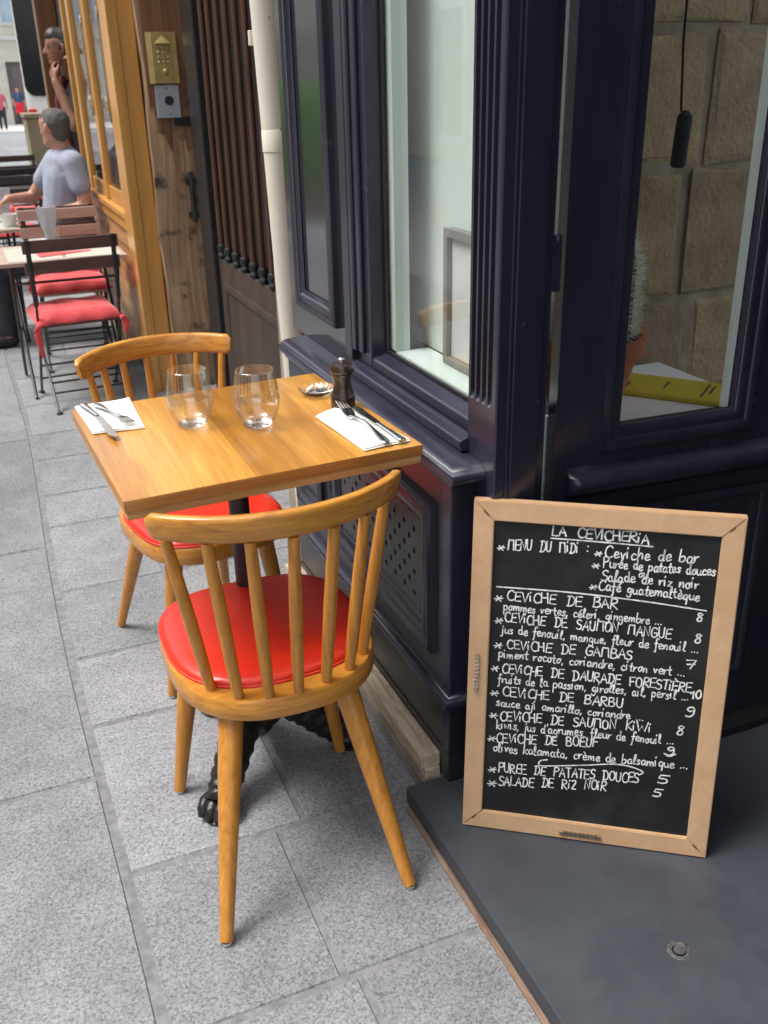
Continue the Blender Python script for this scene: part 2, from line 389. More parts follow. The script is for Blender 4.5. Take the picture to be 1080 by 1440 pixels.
MAROON = mat('maroon_placket', (0.10, 0.012, 0.018), (0.14, 0.02, 0.028), rough=0.85, scale=(14, 14, 14))
DENIM = mat('dark_trousers', (0.022, 0.026, 0.034), (0.038, 0.042, 0.052), rough=0.9, scale=(20, 20, 20), bump=0.2)
NAVYSHIRT = mat('navy_shirt', (0.03, 0.06, 0.14), (0.045, 0.08, 0.17), rough=0.9, scale=(14, 14, 14))
REDCLOTH = mat('red_apron', (0.60, 0.02, 0.035), (0.68, 0.03, 0.045), rough=0.9, scale=(14, 14, 14))
PINKCLOTH = mat('pink_top', (0.60, 0.12, 0.17), (0.68, 0.16, 0.2), rough=0.9, scale=(14, 14, 14))
SLATBROWN = mat('brown_slat', (0.075, 0.034, 0.028), (0.12, 0.055, 0.045), rough=0.4, scale=(6, 50, 50), coat=0.15)
SLATDARK = mat('dark_slat', (0.022, 0.016, 0.016), (0.04, 0.03, 0.03), rough=0.42, scale=(6, 50, 50))
SLATPALE = mat('pale_slat', (0.36, 0.25, 0.20), (0.46, 0.33, 0.27), rough=0.5, scale=(6, 50, 50))  # lightest of the three slat browns
MATGREY = mat('woven_placemat', (0.36, 0.37, 0.31), (0.48, 0.48, 0.42), rough=0.9, scale=(220, 220, 220))
CHINA = mat('white_china', (0.78, 0.78, 0.76), (0.82, 0.82, 0.8), rough=0.15, scale=(6, 6, 6))
NAPGREY = mat('grey_cloth_napkin', (0.36, 0.37, 0.41), (0.44, 0.45, 0.49), rough=0.95, scale=(30, 30, 30))
FACADE = mat('cream_limestone', (0.56, 0.53, 0.45), (0.64, 0.61, 0.53), rough=0.9, scale=(0.8, 0.8, 2.2), detail=6)
FACADEWHITE = mat('white_render', (0.50, 0.50, 0.49), (0.58, 0.58, 0.57), rough=0.9, scale=(2, 2, 2))
FARDOOR = mat('taupe_door_paint', (0.13, 0.10, 0.095), (0.17, 0.135, 0.125), rough=0.6, scale=(6, 6, 2))
BLUEGLASS = mat('sky_blue_glass', (0.30, 0.42, 0.52), (0.42, 0.54, 0.62), rough=0.08, scale=(1.5, 1.5, 1.0))
ASPHALT = mat('pale_asphalt', (0.30, 0.30, 0.305), (0.40, 0.40, 0.405), rough=0.9, scale=(30, 30, 30))
VANWHITE = mat('white_car_paint', (0.76, 0.77, 0.76), (0.8, 0.81, 0.8), rough=0.22, coat=0.4, scale=(3, 3, 3))
DARKGLASS = mat('tinted_glass', (0.010, 0.012, 0.014), (0.02, 0.022, 0.024), rough=0.05, scale=(2, 2, 2))
RUBBER = mat('black_rubber', (0.012, 0.012, 0.012), (0.02, 0.02, 0.02), rough=0.8)
KHAKI = mat('khaki_box', (0.20, 0.165, 0.10), (0.26, 0.215, 0.14), rough=0.7, scale=(8, 8, 3))
HEDGE = mat('hedge_leaf', (0.16, 0.36, 0.07), (0.30, 0.55, 0.13), rough=0.7, scale=(25, 25, 25))
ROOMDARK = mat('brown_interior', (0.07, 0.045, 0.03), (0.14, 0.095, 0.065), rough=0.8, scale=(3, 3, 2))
GREYFRAME = mat('grey_picture_frame', (0.17, 0.165, 0.15), (0.23, 0.225, 0.21), rough=0.5, scale=(12, 12, 12))  # lightened to stand in for the reflection washing over the glass
PAPER = mat('grey_print', (0.50, 0.54, 0.53), (0.58, 0.61, 0.60), rough=0.7, scale=(9, 9, 9))  # kept close to the board tone, the same reflection haze put into the colour
PANE = glass_pane('window_glass')
ASH = mat('cigarette_ash', (0.10, 0.10, 0.10), (0.3, 0.3, 0.3), rough=1.0, scale=(200, 200, 200))

def glassware():
    m = bpy.data.materials.new('drinking_glass')
    m.use_nodes = True
    b = m.node_tree.nodes['Principled BSDF']
    b.inputs['Base Color'].default_value = (0.985, 0.99, 0.99, 1)
    b.inputs['Roughness'].default_value = 0.0
    b.inputs['IOR'].default_value = 1.5
    b.inputs['Transmission Weight'].default_value = 1.0
    return m
GLASS = glassware()
THINGLASS = glass_pane('thin_glass_wall', (0.975, 0.98, 0.98), 2.1)

# ------------------------------------------------------------------ mesh helpers
class MB:
    def __init__(s):
        s.bm = bmesh.new()

    def box(s, x0, x1, y0, y1, z0, z1, bev=0.0, M=None):
        vs = [s.bm.verts.new((x, y, z)) for x in (x0, x1) for y in (y0, y1) for z in (z0, z1)]
        q = [(0, 1, 3, 2), (4, 6, 7, 5), (0, 4, 5, 1), (2, 3, 7, 6), (0, 2, 6, 4), (1, 5, 7, 3)]
        fs = [s.bm.faces.new([vs[i] for i in f]) for f in q]
        if bev > 0:
            es = list({e for f in fs for e in f.edges})
            r = bmesh.ops.bevel(s.bm, geom=es, offset=bev, segments=2, profile=0.6, affect='EDGES')
            vs = list({v for f in r['faces'] for v in f.verts} | {v for v in vs if v.is_valid})
        if M is not None:
            bmesh.ops.transform(s.bm, matrix=M, verts=[v for v in vs if v.is_valid])
        return s

    def tube(s, pts, rad, seg=10, caps=True, closed=False, squash=(1, 1), up=None):
        pts = [Vector(p) for p in pts]
        n = len(pts)
        if not hasattr(rad, '__len__'):
            rad = [rad] * n
        rings = []
        prev = None
        for i, p in enumerate(pts):
            a = pts[i - 1] if (i > 0 or closed) else p
            c = pts[(i + 1) % n] if (i < n - 1 or closed) else p
            t = (c - a)
            t = t.normalized() if t.length > 1e-9 else Vector((0, 0, 1))
            ref = Vector(up) if up else (prev if prev is not None else (Vector((0, 0, 1)) if abs(t.z) < 0.9 else Vector((0, 1, 0))))
            u = ref - t * ref.dot(t)
            if u.length < 1e-6:
                u = Vector((1, 0, 0)) - t * t.x
            u.normalize()
            w = t.cross(u)
            prev = u
            rings.append([s.bm.verts.new(p + u * (math.cos(2 * PI * k / seg) * rad[i] * squash[0]) + w * (math.sin(2 * PI * k / seg) * rad[i] * squash[1])) for k in range(seg)])
        m = n if closed else n - 1
        for i in range(m):
            A, B = rings[i], rings[(i + 1) % n]
            for k in range(seg):
                s.bm.faces.new((A[k], A[(k + 1) % seg], B[(k + 1) % seg], B[k]))
        if caps and not closed:
            s.bm.faces.new(list(reversed(rings[0])))
            s.bm.faces.new(rings[-1])
        return s

    def lathe(s, prof, c=(0, 0, 0), seg=32, M=None, lobes=None):
        c = Vector(c)
        rings = []
        new = []
        for r, z in prof:
            if r < 1e-6:
                v = s.bm.verts.new(c + Vector((0, 0, z)))
                rings.append([v]); new.append(v)
            else:
                ring = []
                for k in range(seg):
                    a = 2 * PI * k / seg
                    rr = r * (1 + (lobes[1] * math.cos(lobes[0] * a) if lobes else 0))
                    ring.append(s.bm.verts.new(c + Vector((rr * math.cos(a), rr * math.sin(a), z))))
                rings.append(ring); new += ring
        for A, B in zip(rings, rings[1:]):
            if len(A) == 1 and len(B) == 1:
                continue
            for k in range(seg):
                if len(A) == 1:
                    s.bm.faces.new((A[0], B[(k + 1) % seg], B[k]))
                elif len(B) == 1:
                    s.bm.faces.new((A[k], A[(k + 1) % seg], B[0]))
                else:
                    s.bm.faces.new((A[k], A[(k + 1) % seg], B[(k + 1) % seg], B[k]))
        for ring, rev in ((rings[0], True), (rings[-1], False)):
            if len(ring) > 1:
                s.bm.faces.new(list(reversed(ring)) if rev else ring)
        if M is not None:
            bmesh.ops.transform(s.bm, matrix=M, verts=new)
        return s

    def prism(s, poly, f, h0, h1):
        A = [s.bm.verts.new(f(u, v, h0)) for u, v in poly]
        B = [s.bm.verts.new(f(u, v, h1)) for u, v in poly]
        n = len(poly)
        s.bm.faces.new(list(reversed(A)))
        s.bm.faces.new(B)
        for k in range(n):
            s.bm.faces.new((A[k], A[(k + 1) % n], B[(k + 1) % n], B[k]))
        return s

    def frame(s, u0, u1, v0, v1, prof, f):
        """mitred picture-frame moulding; prof = (distance inwards, height) points"""
        loops = []
        for d, h in prof:
            loops.append([s.bm.verts.new(f(u, v, h)) for u, v in ((u0 + d, v0 + d), (u1 - d, v0 + d), (u1 - d, v1 - d), (u0 + d, v1 - d))])
        for A, B in zip(loops, loops[1:]):
            for k in range(4):
                s.bm.faces.new((A[k], A[(k + 1) % 4], B[(k + 1) % 4], B[k]))
        return s

    def loft(s, sections, closed_section=True, caps=True):
        rings = [[s.bm.verts.new(p) for p in sec] for sec in sections]
        m = len(rings[0])
        for A, B in zip(rings, rings[1:]):
            for k in range(m if closed_section else m - 1):
                s.bm.faces.new((A[k], A[(k + 1) % m], B[(k + 1) % m], B[k]))
        if caps and closed_section:
            s.bm.faces.new(list(reversed(rings[0])))
            s.bm.faces.new(rings[-1])
        return s

    def build(s, name, material, parent=None, smooth=True, angle=35, kind=None, label=None):
        bmesh.ops.recalc_face_normals(s.bm, faces=s.bm.faces[:])
        me = bpy.data.meshes.new(name)
        s.bm.to_mesh(me)
        s.bm.free()
        me.materials.append(material)
        if smooth:
            me.shade_smooth()
            me.set_sharp_from_angle(angle=R(angle))
        return link(name, me, parent, kind, label)

def link(name, me, parent=None, kind=None, label=None):
    o = bpy.data.objects.new(name, me)
    col.objects.link(o)
    if parent is not None:
        o.parent = parent
        if parent.type == 'EMPTY' and not parent.get('_local'):
            o.location = -Vector(parent.location)
    if kind:
        o['kind'] = kind
    if label:
        o['label'] = label
    return o

def tag(o, label, cat, group=None, kind=None):
    o['label'] = label
    o['category'] = cat
    if group:
        o['group'] = group
    if kind:
        o['kind'] = kind
    return o

def thing(name, label, cat, loc=(0, 0, 0), group=None, local=False, rot=None):
    o = bpy.data.objects.new(name, None)
    o.empty_display_size = 0.1
    col.objects.link(o)
    o.location = loc
    if rot:
        o.rotation_euler = rot
    if local:
        o['_local'] = 1
    return tag(o, label, cat, group)

def copy_tree(o, parent=None):
    c = o.copy()
    col.objects.link(c)
    if parent is not None:
        c.parent = parent
    for ch in list(o.children):
        copy_tree(ch, c)
    return c

def single(name, mb, material, label, cat, group=None, **kw):
    return tag(mb.build(name, material, None, **kw), label, cat, group)

def structure(name, mb, material, **kw):
    return mb.build(name, material, None, kind='structure', **kw)

def spline(pts, n=8):
    P = [Vector(p) for p in pts]
    out = []
    for i in range(len(P) - 1):
        p0 = P[max(i - 1, 0)]; p1 = P[i]; p2 = P[i + 1]; p3 = P[min(i + 2, len(P) - 1)]
        for k in range(n):
            t = k / n
            out.append(0.5 * ((2 * p1) + (p2 - p0) * t + (2 * p0 - 5 * p1 + 4 * p2 - p3) * t * t + (3 * p1 - p0 - 3 * p2 + p3) * t ** 3))
    out.append(P[-1])
    return out

# ================================================================== SETTING
g = MB(); g.box(-60, 60, -20, 120, -0.3, -0.012)
structure('ground', g, ASPHALT, smooth=False)
g = MB(); g.box(-1.6, 6.0, -3, 39, -0.1, -0.0038)
structure('pavement_bed', g, MORTAR, smooth=False)

def kerb_x(y):
    return 0.052 + 0.014 * math.sin(y * 1.7) + 0.004 * (y - 2)

bm = bmesh.new()
tint = bm.loops.layers.float_color.new('tint')
def slab(x0, x1, y0, y1, gap=0.0068, t=1.0, curved=None):
    """one paving stone with a small chamfer"""
    ny = max(2, int((y1 - y0) / 0.12))
    c = 0.0035
    def edge(side, y, inset):
        x = (x0 if side == 0 else x1)
        if curved == side:
            x = kerb_x(y) + (0.009 if side == 0 else -0.009)
        return x + (inset if side == 0 else -inset)
    ys = [y0 + gap + (y1 - y0 - 2 * gap) * k / ny for k in range(ny + 1)]
    tp = t * rnd.uniform(0.84, 1.08)
    tone = (tp * rnd.uniform(0.985, 1.0), tp, tp * rnd.uniform(1.0, 1.03), 1)
    rows_out, rows_in = [], []
    for k, y in enumerate(ys):
        yy = y + (c if k == 0 else -c if k == ny else 0)
        rows_out.append([bm.verts.new((edge(0, y, gap * 0.3), y, -0.0045)), bm.verts.new((edge(1, y, gap * 0.3), y, -0.0045))])
        rows_in.append([bm.verts.new((edge(0, y, gap * 0.3 + c), yy, 0)), bm.verts.new((edge(1, y, gap * 0.3 + c), yy, 0))])
    fs = []
    for k in range(ny):
        fs.append(bm.faces.new((rows_in[k][0], rows_in[k][1], rows_in[k + 1][1], rows_in[k + 1][0])))
        fs.append(bm.faces.new((rows_out[k][0], rows_in[k][0], rows_in[k + 1][0], rows_out[k + 1][0])))
        fs.append(bm.faces.new((rows_in[k][1], rows_out[k][1], rows_out[k + 1][1], rows_in[k + 1][1])))
    fs.append(bm.faces.new((rows_out[0][0], rows_out[0][1], rows_in[0][1], rows_in[0][0])))
    fs.append(bm.faces.new((rows_in[-1][0], rows_in[-1][1], rows_out[-1][1], rows_out[-1][0])))
    for f in fs:
        for l in f.loops:
            l[tint] = tone
rows = [-1.0, -0.3, 0.35, 0.78, 1.204, 1.63, 2.185, 2.535, 2.975, 3.52, 3.845, 4.285]
y = 4.285
while y < 38:
    y += rnd.choice((0.42, 0.5, 0.36, 0.55)); rows.append(y)
splits = {3: 0.42, 4: 0.392, 5: 0.455, 8: 0.40, 9: 0.47, 11: 0.38, 13: 0.45, 15: 0.4}
for i, (a, b) in enumerate(zip(rows, rows[1:])):
    right = 1.16 if a > 2.9 else 0.80
    if i in splits:
        slab(0, splits[i] - 0.004, a, b, curved=0); slab(splits[i] + 0.004, right, a, b)
    else:
        slab(0, right, a, b, curved=0, t=1.05 if i == 3 else 1.0)
    if a > 2.9:
        slab(1.165, 2.6, a, b)
lrows = [-1.5, 0.2, 1.0, 1.978, 3.35, 4.6, 6.0, 7.2, 8.6, 9.9, 11.3, 12.6, 14, 15.5, 17, 18.5, 20, 22, 24, 26, 28, 30, 32, 34, 36, 38]
for a, b in zip(lrows, lrows[1:]):
    slab(-0.62, 0, a, b, curved=1, t=0.93)
    slab(-1.3, -0.63, a + 0.4, b + 0.4, t=0.95)
me = bpy.data.meshes.new('pavement')
bmesh.ops.recalc_face_normals(bm, faces=bm.faces[:])
bm.to_mesh(me); bm.free()
me.materials.append(GRANITE)
o = link('pavement', me, kind='structure')

# slate doorstep
slab_poly = [(0.692, -1.2), (0.692, 1.586), (1.25, 1.586), (2.2, 1.586), (2.2, -1.2)]
g = MB()
g.box(0.686, 2.3, -1.2, 1.588, 0.006, 0.050, bev=0.006)
door_step = structure('doorstep', g, SLATE)
g = MB(); g.tube([(0.965, 0.972, 0.0502), (0.965, 0.972, 0.0525)], 0.011, seg=20)
g.lathe([(0.013, 0.0502), (0.019, 0.0512), (0.022, 0.0502)], (0.965, 0.972, 0), 24)
g.build('screw_cap', SCREWDULL, door_step)
g = MB(); g.box(0.676, 0.690, -1.2, 1.57, -0.004, 0.0055, bev=0.001)
nt = SLATE.node_tree
bs = nt.nodes['Principled BSDF']
tc = N(nt, 'ShaderNodeTexCoord'); mp = N(nt, 'ShaderNodeMapping'); mp.inputs['Scale'].default_value = (4, 120, 4); mp.inputs['Rotation'].default_value = (0, 0, R(63))
sn = N(nt, 'ShaderNodeTexNoise'); sn.inputs['Scale'].default_value = 1; sn.inputs['Detail'].default_value = 3
nt.links.new(tc.outputs['Object'], mp.inputs['Vector']); nt.links.new(mp.outputs[0], sn.inputs['Vector'])
sr = N(nt, 'ShaderNodeValToRGB'); sr.color_ramp.elements[0].position = 0.70; sr.color_ramp.elements[0].color = (0, 0, 0, 1); sr.color_ramp.elements[1].position = 0.76; sr.color_ramp.elements[1].color = (0.5, 0.5, 0.5, 1)
nt.links.new(sn.outputs['Fac'], sr.inputs[0])
old = bs.inputs['Base Color'].links[0].from_socket
sm = N(nt, 'ShaderNodeMix', data_type='RGBA'); nt.links.new(sr.outputs[0], sm.inputs[0]); nt.links.new(old, sm.inputs[6]); sm.inputs[7].default_value = (0.10, 0.105, 0.12, 1)
nt.links.new(sm.outputs[2], bs.inputs['Base Color'])
structure('rusty_kerb_strip', g, RUST)

# ================================================================== SHOP FRONT
X0 = 0.845          # plane of the upper shopfront
XB = 0.785          # plane of the base
YC = 1.565          # the corner facing the doorstep
fx = lambda X: (lambda u, v, h: (X - h, u, v))
shop = thing('corner_shop', 'glossy navy blue wooden shopfront with tall window, fluted pilaster and moulded ledge', 'shopfront', (0.9, 2.2, 0))

g = MB()
g.box(XB, 0.93, YC, 2.64, 0.125, 0.79)
g.build('base_wall', NAVY_FACE, shop, smooth=False)
g = MB()
g.box(XB - 0.004, 0.93, YC - 0.004, 2.64, 0.051, 0.12, bev=0.003)
g.build('plinth', NAVY_FACE, shop, smooth=False)
# corner post of the base
g = MB()
g.box(XB - 0.003, 0.8355, YC - 0.003, YC + 0.034, 0.121, 0.788, bev=0.003)
g.build('corner_post', NAVY, shop, smooth=False)

def cornice(prof, z0, y_far, x_ret, xb=XB, yb=YC, kx=1.0, ky=1.0):
    """profile (outward, height) swept along the front and mitred round the corner"""
    secs = [[(xb - o * kx, y_far, z0 + h) for o, h in prof], [(xb - o * kx, yb - o * ky, z0 + h) for o, h in prof], [(x_ret, yb - o * ky, z0 + h) for o, h in prof]]
    return MB().loft(secs)
arc = lambda cx, cy, r, a0, a1, n: [(cx + r * math.cos(R(a0 + (a1 - a0) * k / n)), cy + r * math.sin(R(a0 + (a1 - a0) * k / n))) for k in range(n + 1)]
skirt = [(-0.01, 0.0)] + [(0.006, 0.0), (0.012, 0.004), (0.012, 0.010)] + arc(0.010, 0.024, 0.012, -60, 90, 6) + [(0.006, 0.038), (0.004, 0.046), (-0.01, 0.046)]
cornice(skirt, 0.246, 2.64, 0.8355).build('skirting_moulding', NAVY, shop, angle=50)
ledge = [(-0.085, 0.0), (0.006, 0.0), (0.010, 0.006), (0.012, 0.013)] + arc(0.018, 0.030, 0.014, -80, 70, 8) + [(0.021, 0.046), (0.012, 0.051), (-0.03, 0.055), (-0.085, 0.058)]
cornice(ledge, 0.787, 2.65, 0.8355, kx=0.72, ky=1.55).build('ledge', NAVY, shop, angle=50)

# panels on the base
bead = [(0.0, 0.0), (0.002, 0.012), (0.010, 0.016), (0.018, 0.012), (0.026, 0.010), (0.034, 0.014), (0.044, 0.013), (0.052, 0.006), (0.058, 0.004), (0.066, 0.006), (0.072, -0.012)]
g = MB(); g.frame(1.638, 2.285, 0.352, 0.722, bead, fx(XB))
g.build('panel_moulding', NAVY, shop, angle=50)
g = MB(); g.frame(2.36, 2.60, 0.352, 0.722, bead, fx(XB))
g.build('panel_moulding', NAVY, shop, angle=50)

# perforated vent plate: shallow octagonal holes in a grid of cells, bottoms painted black for the shade inside
bm = bmesh.new()
hx = XB - 0.003
uu0, uu1, vv0, vv1 = 1.702, 2.222, 0.416, 0.658
ncu, ncv = 19, 9
du, dv = (uu1 - uu0) / ncu, (vv1 - vv0) / ncv
cache = {}
def vat(u, v, h=0):
    k = (round(u, 5), round(v, 5), h)
    if k not in cache:
        cache[k] = bm.verts.new((hx + h, u, v))
    return cache[k]
for iu in range(ncu):
    for iv in range(ncv):
        a, b, c, d = uu0 + iu * du, uu0 + (iu + 1) * du, vv0 + iv * dv, vv0 + (iv + 1) * dv
        if (iu + iv) % 2 == 0 and 0 < iu < ncu - 1 and 0 < iv < ncv - 1:
            cu, cv, r = (a + b) / 2, (c + d) / 2, 0.0075
            sq = [vat(a, c), vat((a + b) / 2, c), vat(b, c), vat(b, (c + d) / 2), vat(b, d), vat((a + b) / 2, d), vat(a, d), vat(a, (c + d) / 2)]
            ring = [vat(cu + r * math.cos(R(225 + 45 * k)), cv + r * math.sin(R(225 + 45 * k))) for k in range(8)]
            ring2 = [vat(cu + r * math.cos(R(225 + 45 * k)), cv + r * math.sin(R(225 + 45 * k)), 0.0028) for k in range(8)]
            for k in range(8):
                bm.faces.new((sq[k], sq[(k + 1) % 8], ring[(k + 1) % 8], ring[k]))
                bm.faces.new((ring[k], ring[(k + 1) % 8], ring2[(k + 1) % 8], ring2[k]))
            f = bm.faces.new(list(reversed(ring2))); f.material_index = 1
        else:
            # match neighbours' mid-edge vertices
            bm.faces.new((vat(a, c), vat((a + b) / 2, c), vat(b, c), vat(b, (c + d) / 2), vat(b, d), vat((a + b) / 2, d), vat(a, d), vat(a, (c + d) / 2)))
bmesh.ops.recalc_face_normals(bm, faces=bm.faces[:])
me = bpy.data.meshes.new('perforated_plate'); bm.to_mesh(me); bm.free()
me.materials.append(NAVY_FACE); me.materials.append(RUBBER)
link('perforated_plate', me, shop)

# raw board and render below the base
g = MB(); g.box(0.733, 0.7805, 1.605, 2.66, 0.068, 0.105, bev=0.002)
g.box(0.742, 0.779, 1.600, 2.66, 0.040, 0.0675, bev=0.002)
single('timber_board', g, RAWBOARD, 'weathered raw timber board lying along the foot of the navy shopfront', 'board', smooth=False)
g = MB(); g.box(0.735, 0.93, 1.590, 2.66, -0.005, 0.0395, bev=0.002)
g.build('footing', CONCRETE, shop, smooth=False)
# upper wall: left bay
g = MB(); g.box(X0, 0.93, 2.226, 2.765, 0.846, 2.75)
g.build('bay_wall', GLOSSPANEL, shop, smooth=False)
pm = [(0.0, 0.0), (0.0, 0.014), (0.006, 0.018), (0.014, 0.016), (0.020, 0.012), (0.030, 0.016), (0.040, 0.015), (0.046, 0.006), (0.054, 0.002)]
g = MB(); g.frame(2.345, 2.675, 0.930, 2.60, pm, fx(X0))
g.build('bay_panel_moulding', NAVY, shop, angle=50)
g = MB(); g.box(X0 - 0.012, X0 - 0.001, 2.232, 2.280, 0.8465, 2.74, bev=0.003)
g.build('stile', NAVY, shop, smooth=False)
# rail moulding above the ledge
rail = [(0.0, 0.0), (0.026, 0.0), (0.028, 0.006)] + arc(0.021, 0.014, 0.009, -20, 90, 6) + [(0.014, 0.026), (0.008, 0.027), (0.005, 0.030), (0.0, 0.030)]
g = MB(); g.loft([[(X0 - o, yy, 0.8462 + h) for o, h in rail] for yy in (1.592, 2.226)])
g.build('rail_moulding', NAVY, shop, angle=50)

# window
wf = MB()
wf.box(X0 + 0.002, 0.922, 2.132, 2.224, 0.8465, 2.75, bev=0.003)
wf.box(X0 - 0.008, X0 + 0.0015, 2.166, 2.196, 0.905, 2.74, bev=0.003)
wf.box(X0 - 0.014, X0 + 0.0012, 2.200, 2.225, 0.905, 2.74, bev=0.004)
frame_w = wf.build('window_frame', NAVY, shop, smooth=False)
g = MB(); g.prism([(X0 + 0.004, 0.8468), (0.937, 0.8468), (0.937, 0.913), (0.890, 0.913), (X0 + 0.008, 0.902), (X0 + 0.004, 0.898)], lambda u, v, h: (u, h, v), 1.592, 2.131)
g.build('window_sill', NAVY, frame_w, smooth=False)
g = MB(); g.box(0.8915, 0.8965, 1.592, 2.131, 0.9135, 2.72)
g.build('pane', PANE, frame_w, smooth=False)
g = MB(); g.box(0.8835, 0.8905, 2.122, 2.1315, 0.9135, 2.72); g.box(0.8835, 0.8905, 1.592, 2.1215, 0.9135, 0.9195)
g.build('glazing_putty', BLACK, frame_w, smooth=False)
g = MB(); g.box(0.898, 0.935, 2.098, 2.1315, 0.920, 2.70); g.box(0.898, 0.985, 1.592, 2.0975, 0.9135, 0.9195)
g.build('inner_lining', PALEBOARD, frame_w, smooth=False)

# fluted pilaster
PX, PA, PB = 0.836, 1.487, 1.600
def pil_section():
    pts = [(0.925, PA), (PX + 0.003, PA), (PX, PA + 0.003)]
    n = 4
    w = 0.0160
    s0 = PA + 0.014
    for k in range(n):
        c = s0 + 0.011 + k * 0.0228
        for q in range(9):
            t = PI * q / 8
            cw = math.cos(t)
            pts.append((PX + 0.015 * math.sin(t) ** 0.6 if 0 < q < 8 else PX, c - w / 2 * math.copysign(abs(cw) ** 0.75, cw)))
    pts += [(PX, PB - 0.003), (PX + 0.003, PB), (0.925, PB)]
    return pts
def flat_section():
    return [(PX if PX < x < PX + 0.0155 and PA + 0.006 < yv < PB - 0.006 else x, yv) for x, yv in pil_section()]
secs = []
for z, fl in ((0.0515, 0), (0.958, 0), (0.963, 0.45), (0.972, 0.8), (0.987, 1.0), (2.6, 1.0), (2.62, 0), (2.75, 0)):
    A, B = flat_section(), pil_section()
    secs.append([(xa + (xb_ - xa) * fl, yb_, z) for (xa, ya), (xb_, yb_) in zip(A, B)])
MB().loft(secs).build('pilaster', NAVY, shop, angle=40)
# door post beside the pilaster
g = MB()
g.box(0.9255, 0.9465, 1.490, 1.514, 0.0515, 2.75, bev=0.002)
g.box(0.8660, 0.9250, 1.479, 1.4865, 0.0515, 2.75, bev=0.002)
g.box(0.8585, 0.8655, 1.4825, 1.4865, 0.0515, 2.75, bev=0.0015)
g.build('door_post', NAVY, shop, smooth=False)
g = MB(); g.box(0.935, 1.02, 1.555, 1.565, 0.0515, 0.905, bev=0.002)  # white strip added behind the door gap to imitate the bright interior
g.build('added_white_strip', WHITE, shop, smooth=False)
# upper storey so the street closes, cut short so sky lights the room behind
g = MB(); g.box(0.93, 1.95, -4.0, 2.85, 2.76, 8.5); g.box(0.80, 0.929, 1.40, 2.85, 2.76, 3.2, bev=0.01)
g.build('upper_wall', FACADE, shop, smooth=False)
# recess wall right of the doorstep
g = MB(); g.box(1.86, 2.0, -4.0, 1.56, 0.051, 2.755); g.box(1.0, 1.855, -4.0, -0.1, 0.051, 2.755)
g.build('recess_wall', NAVY_FACE, shop, smooth=False)

# door leaf, opened against the recess
LA = R(-3.2)
def leaf(u, v, h):            # u along the leaf from its hinge, v up, h towards the doorstep
    d = Vector((math.cos(LA), math.sin(LA), 0)); n = Vector((math.sin(LA), -math.cos(LA), 0))
    p = Vector((0.985, 1.512, 0)) + d * u + n * h
    return (p.x, p.y, v)
LW, LT = 0.72, 0.032
gu0, gu1, gv0 = 0.146, 0.423, 0.877
def leafbox(g, u0, u1, v0, v1, h0=-LT, h1=0.0):
    g.prism([(u0, v0), (u1, v0), (u1, v1), (u0, v1)], leaf, h0, h1)
g = MB()
leafbox(g, 0, gu0 - 0.0, 0.06, 2.45); leafbox(g, gu1, LW, 0.06, 2.45)
leafbox(g, gu0, gu1, 0.06, gv0); leafbox(g, gu0, gu1, 2.25, 2.45)
door = g.build('door', NAVY, shop, smooth=False)
gm = [(0.0, 0.0), (0.0, 0.010), (0.008, 0.014), (0.018, 0.012), (0.024, 0.006), (0.034, 0.008), (0.044, 0.003), (0.048, -0.010)]
g = MB(); g.frame(gu0 - 0.046, gu1 + 0.046, gv0 - 0.044, 2.294, gm, leaf)
g.build('glazing_moulding', NAVY, door, angle=50)
g = MB(); leafbox(g, gu0, gu1, gv0, 2.25, -0.020, -0.015)
g.build('pane', PANE, door, smooth=False)
g = MB(); leafbox(g, gu1 - 0.012, gu1 - 0.0005, gv0 + 0.001, 2.249, -0.0335, -0.0205)
g.build('glazing_bead', WHITE, door, smooth=False)
g = MB()
secs = []
for u, k in ((0.029, 0.6), (0.037, 0.9), (0.048, 1), (0.50, 1), (0.545, 1)):
    pr = [(0.001, 0.734), (0.001 + 0.006 * k, 0.734), (0.001 + 0.010 * k, 0.744), (0.001 + 0.022 * k, 0.749)] + [(0.001 + (0.022 + 0.012 * math.cos(R(t))) * k, 0.771 + 0.021 * math.sin(R(t))) for t in (-70, -30, 10, 50, 80)] + [(0.001 + 0.010 * k, 0.798), (0.001, 0.804)]
    secs.append([leaf(u, v, h) for h, v in pr])
g.loft(secs).build('door_rail_moulding', NAVY, door, angle=50)
g = MB(); g.frame(0.065, 0.545, 0.20, 0.700, gm, leaf)
g.build('door_panel_moulding', NAVY, door, angle=50)
for zz in (1.168, 2.0):
    g = MB()
    g.tube([(0.957, 1.497, zz), (0.957, 1.497, zz + 0.045)], 0.0085, seg=14)
    g.tube([(0.957, 1.497, zz + 0.047), (0.957, 1.497, zz + 0.092)], 0.0085, seg=14)
    g.lathe([(0.0085, zz + 0.0925), (0.007, zz + 0.099), (0, zz + 0.102)], (0.957, 1.497, 0), 14)
    g.box(0.940, 0.957, 1.4865, 1.4895, zz + 0.002, zz + 0.09)
    g.build('hinge', NAVY, door)
g = MB(); g.box(0.94, 2.04, 1.432, 1.56, 0.0512, 0.075, bev=0.004)
g.build('threshold', BLACK, shop, smooth=False)
g = MB(); g.lathe([(0.052, 0.0505), (0.056, 0.060), (0.056, 0.11), (0.050, 0.125), (0.044, 0.5), (0.030, 0.53), (0, 0.535)], (1.665, 1.395, 0), 24)
single('door_post_stop', g, BLACK, 'short black round post standing at the dark end of the slate doorstep', 'post')

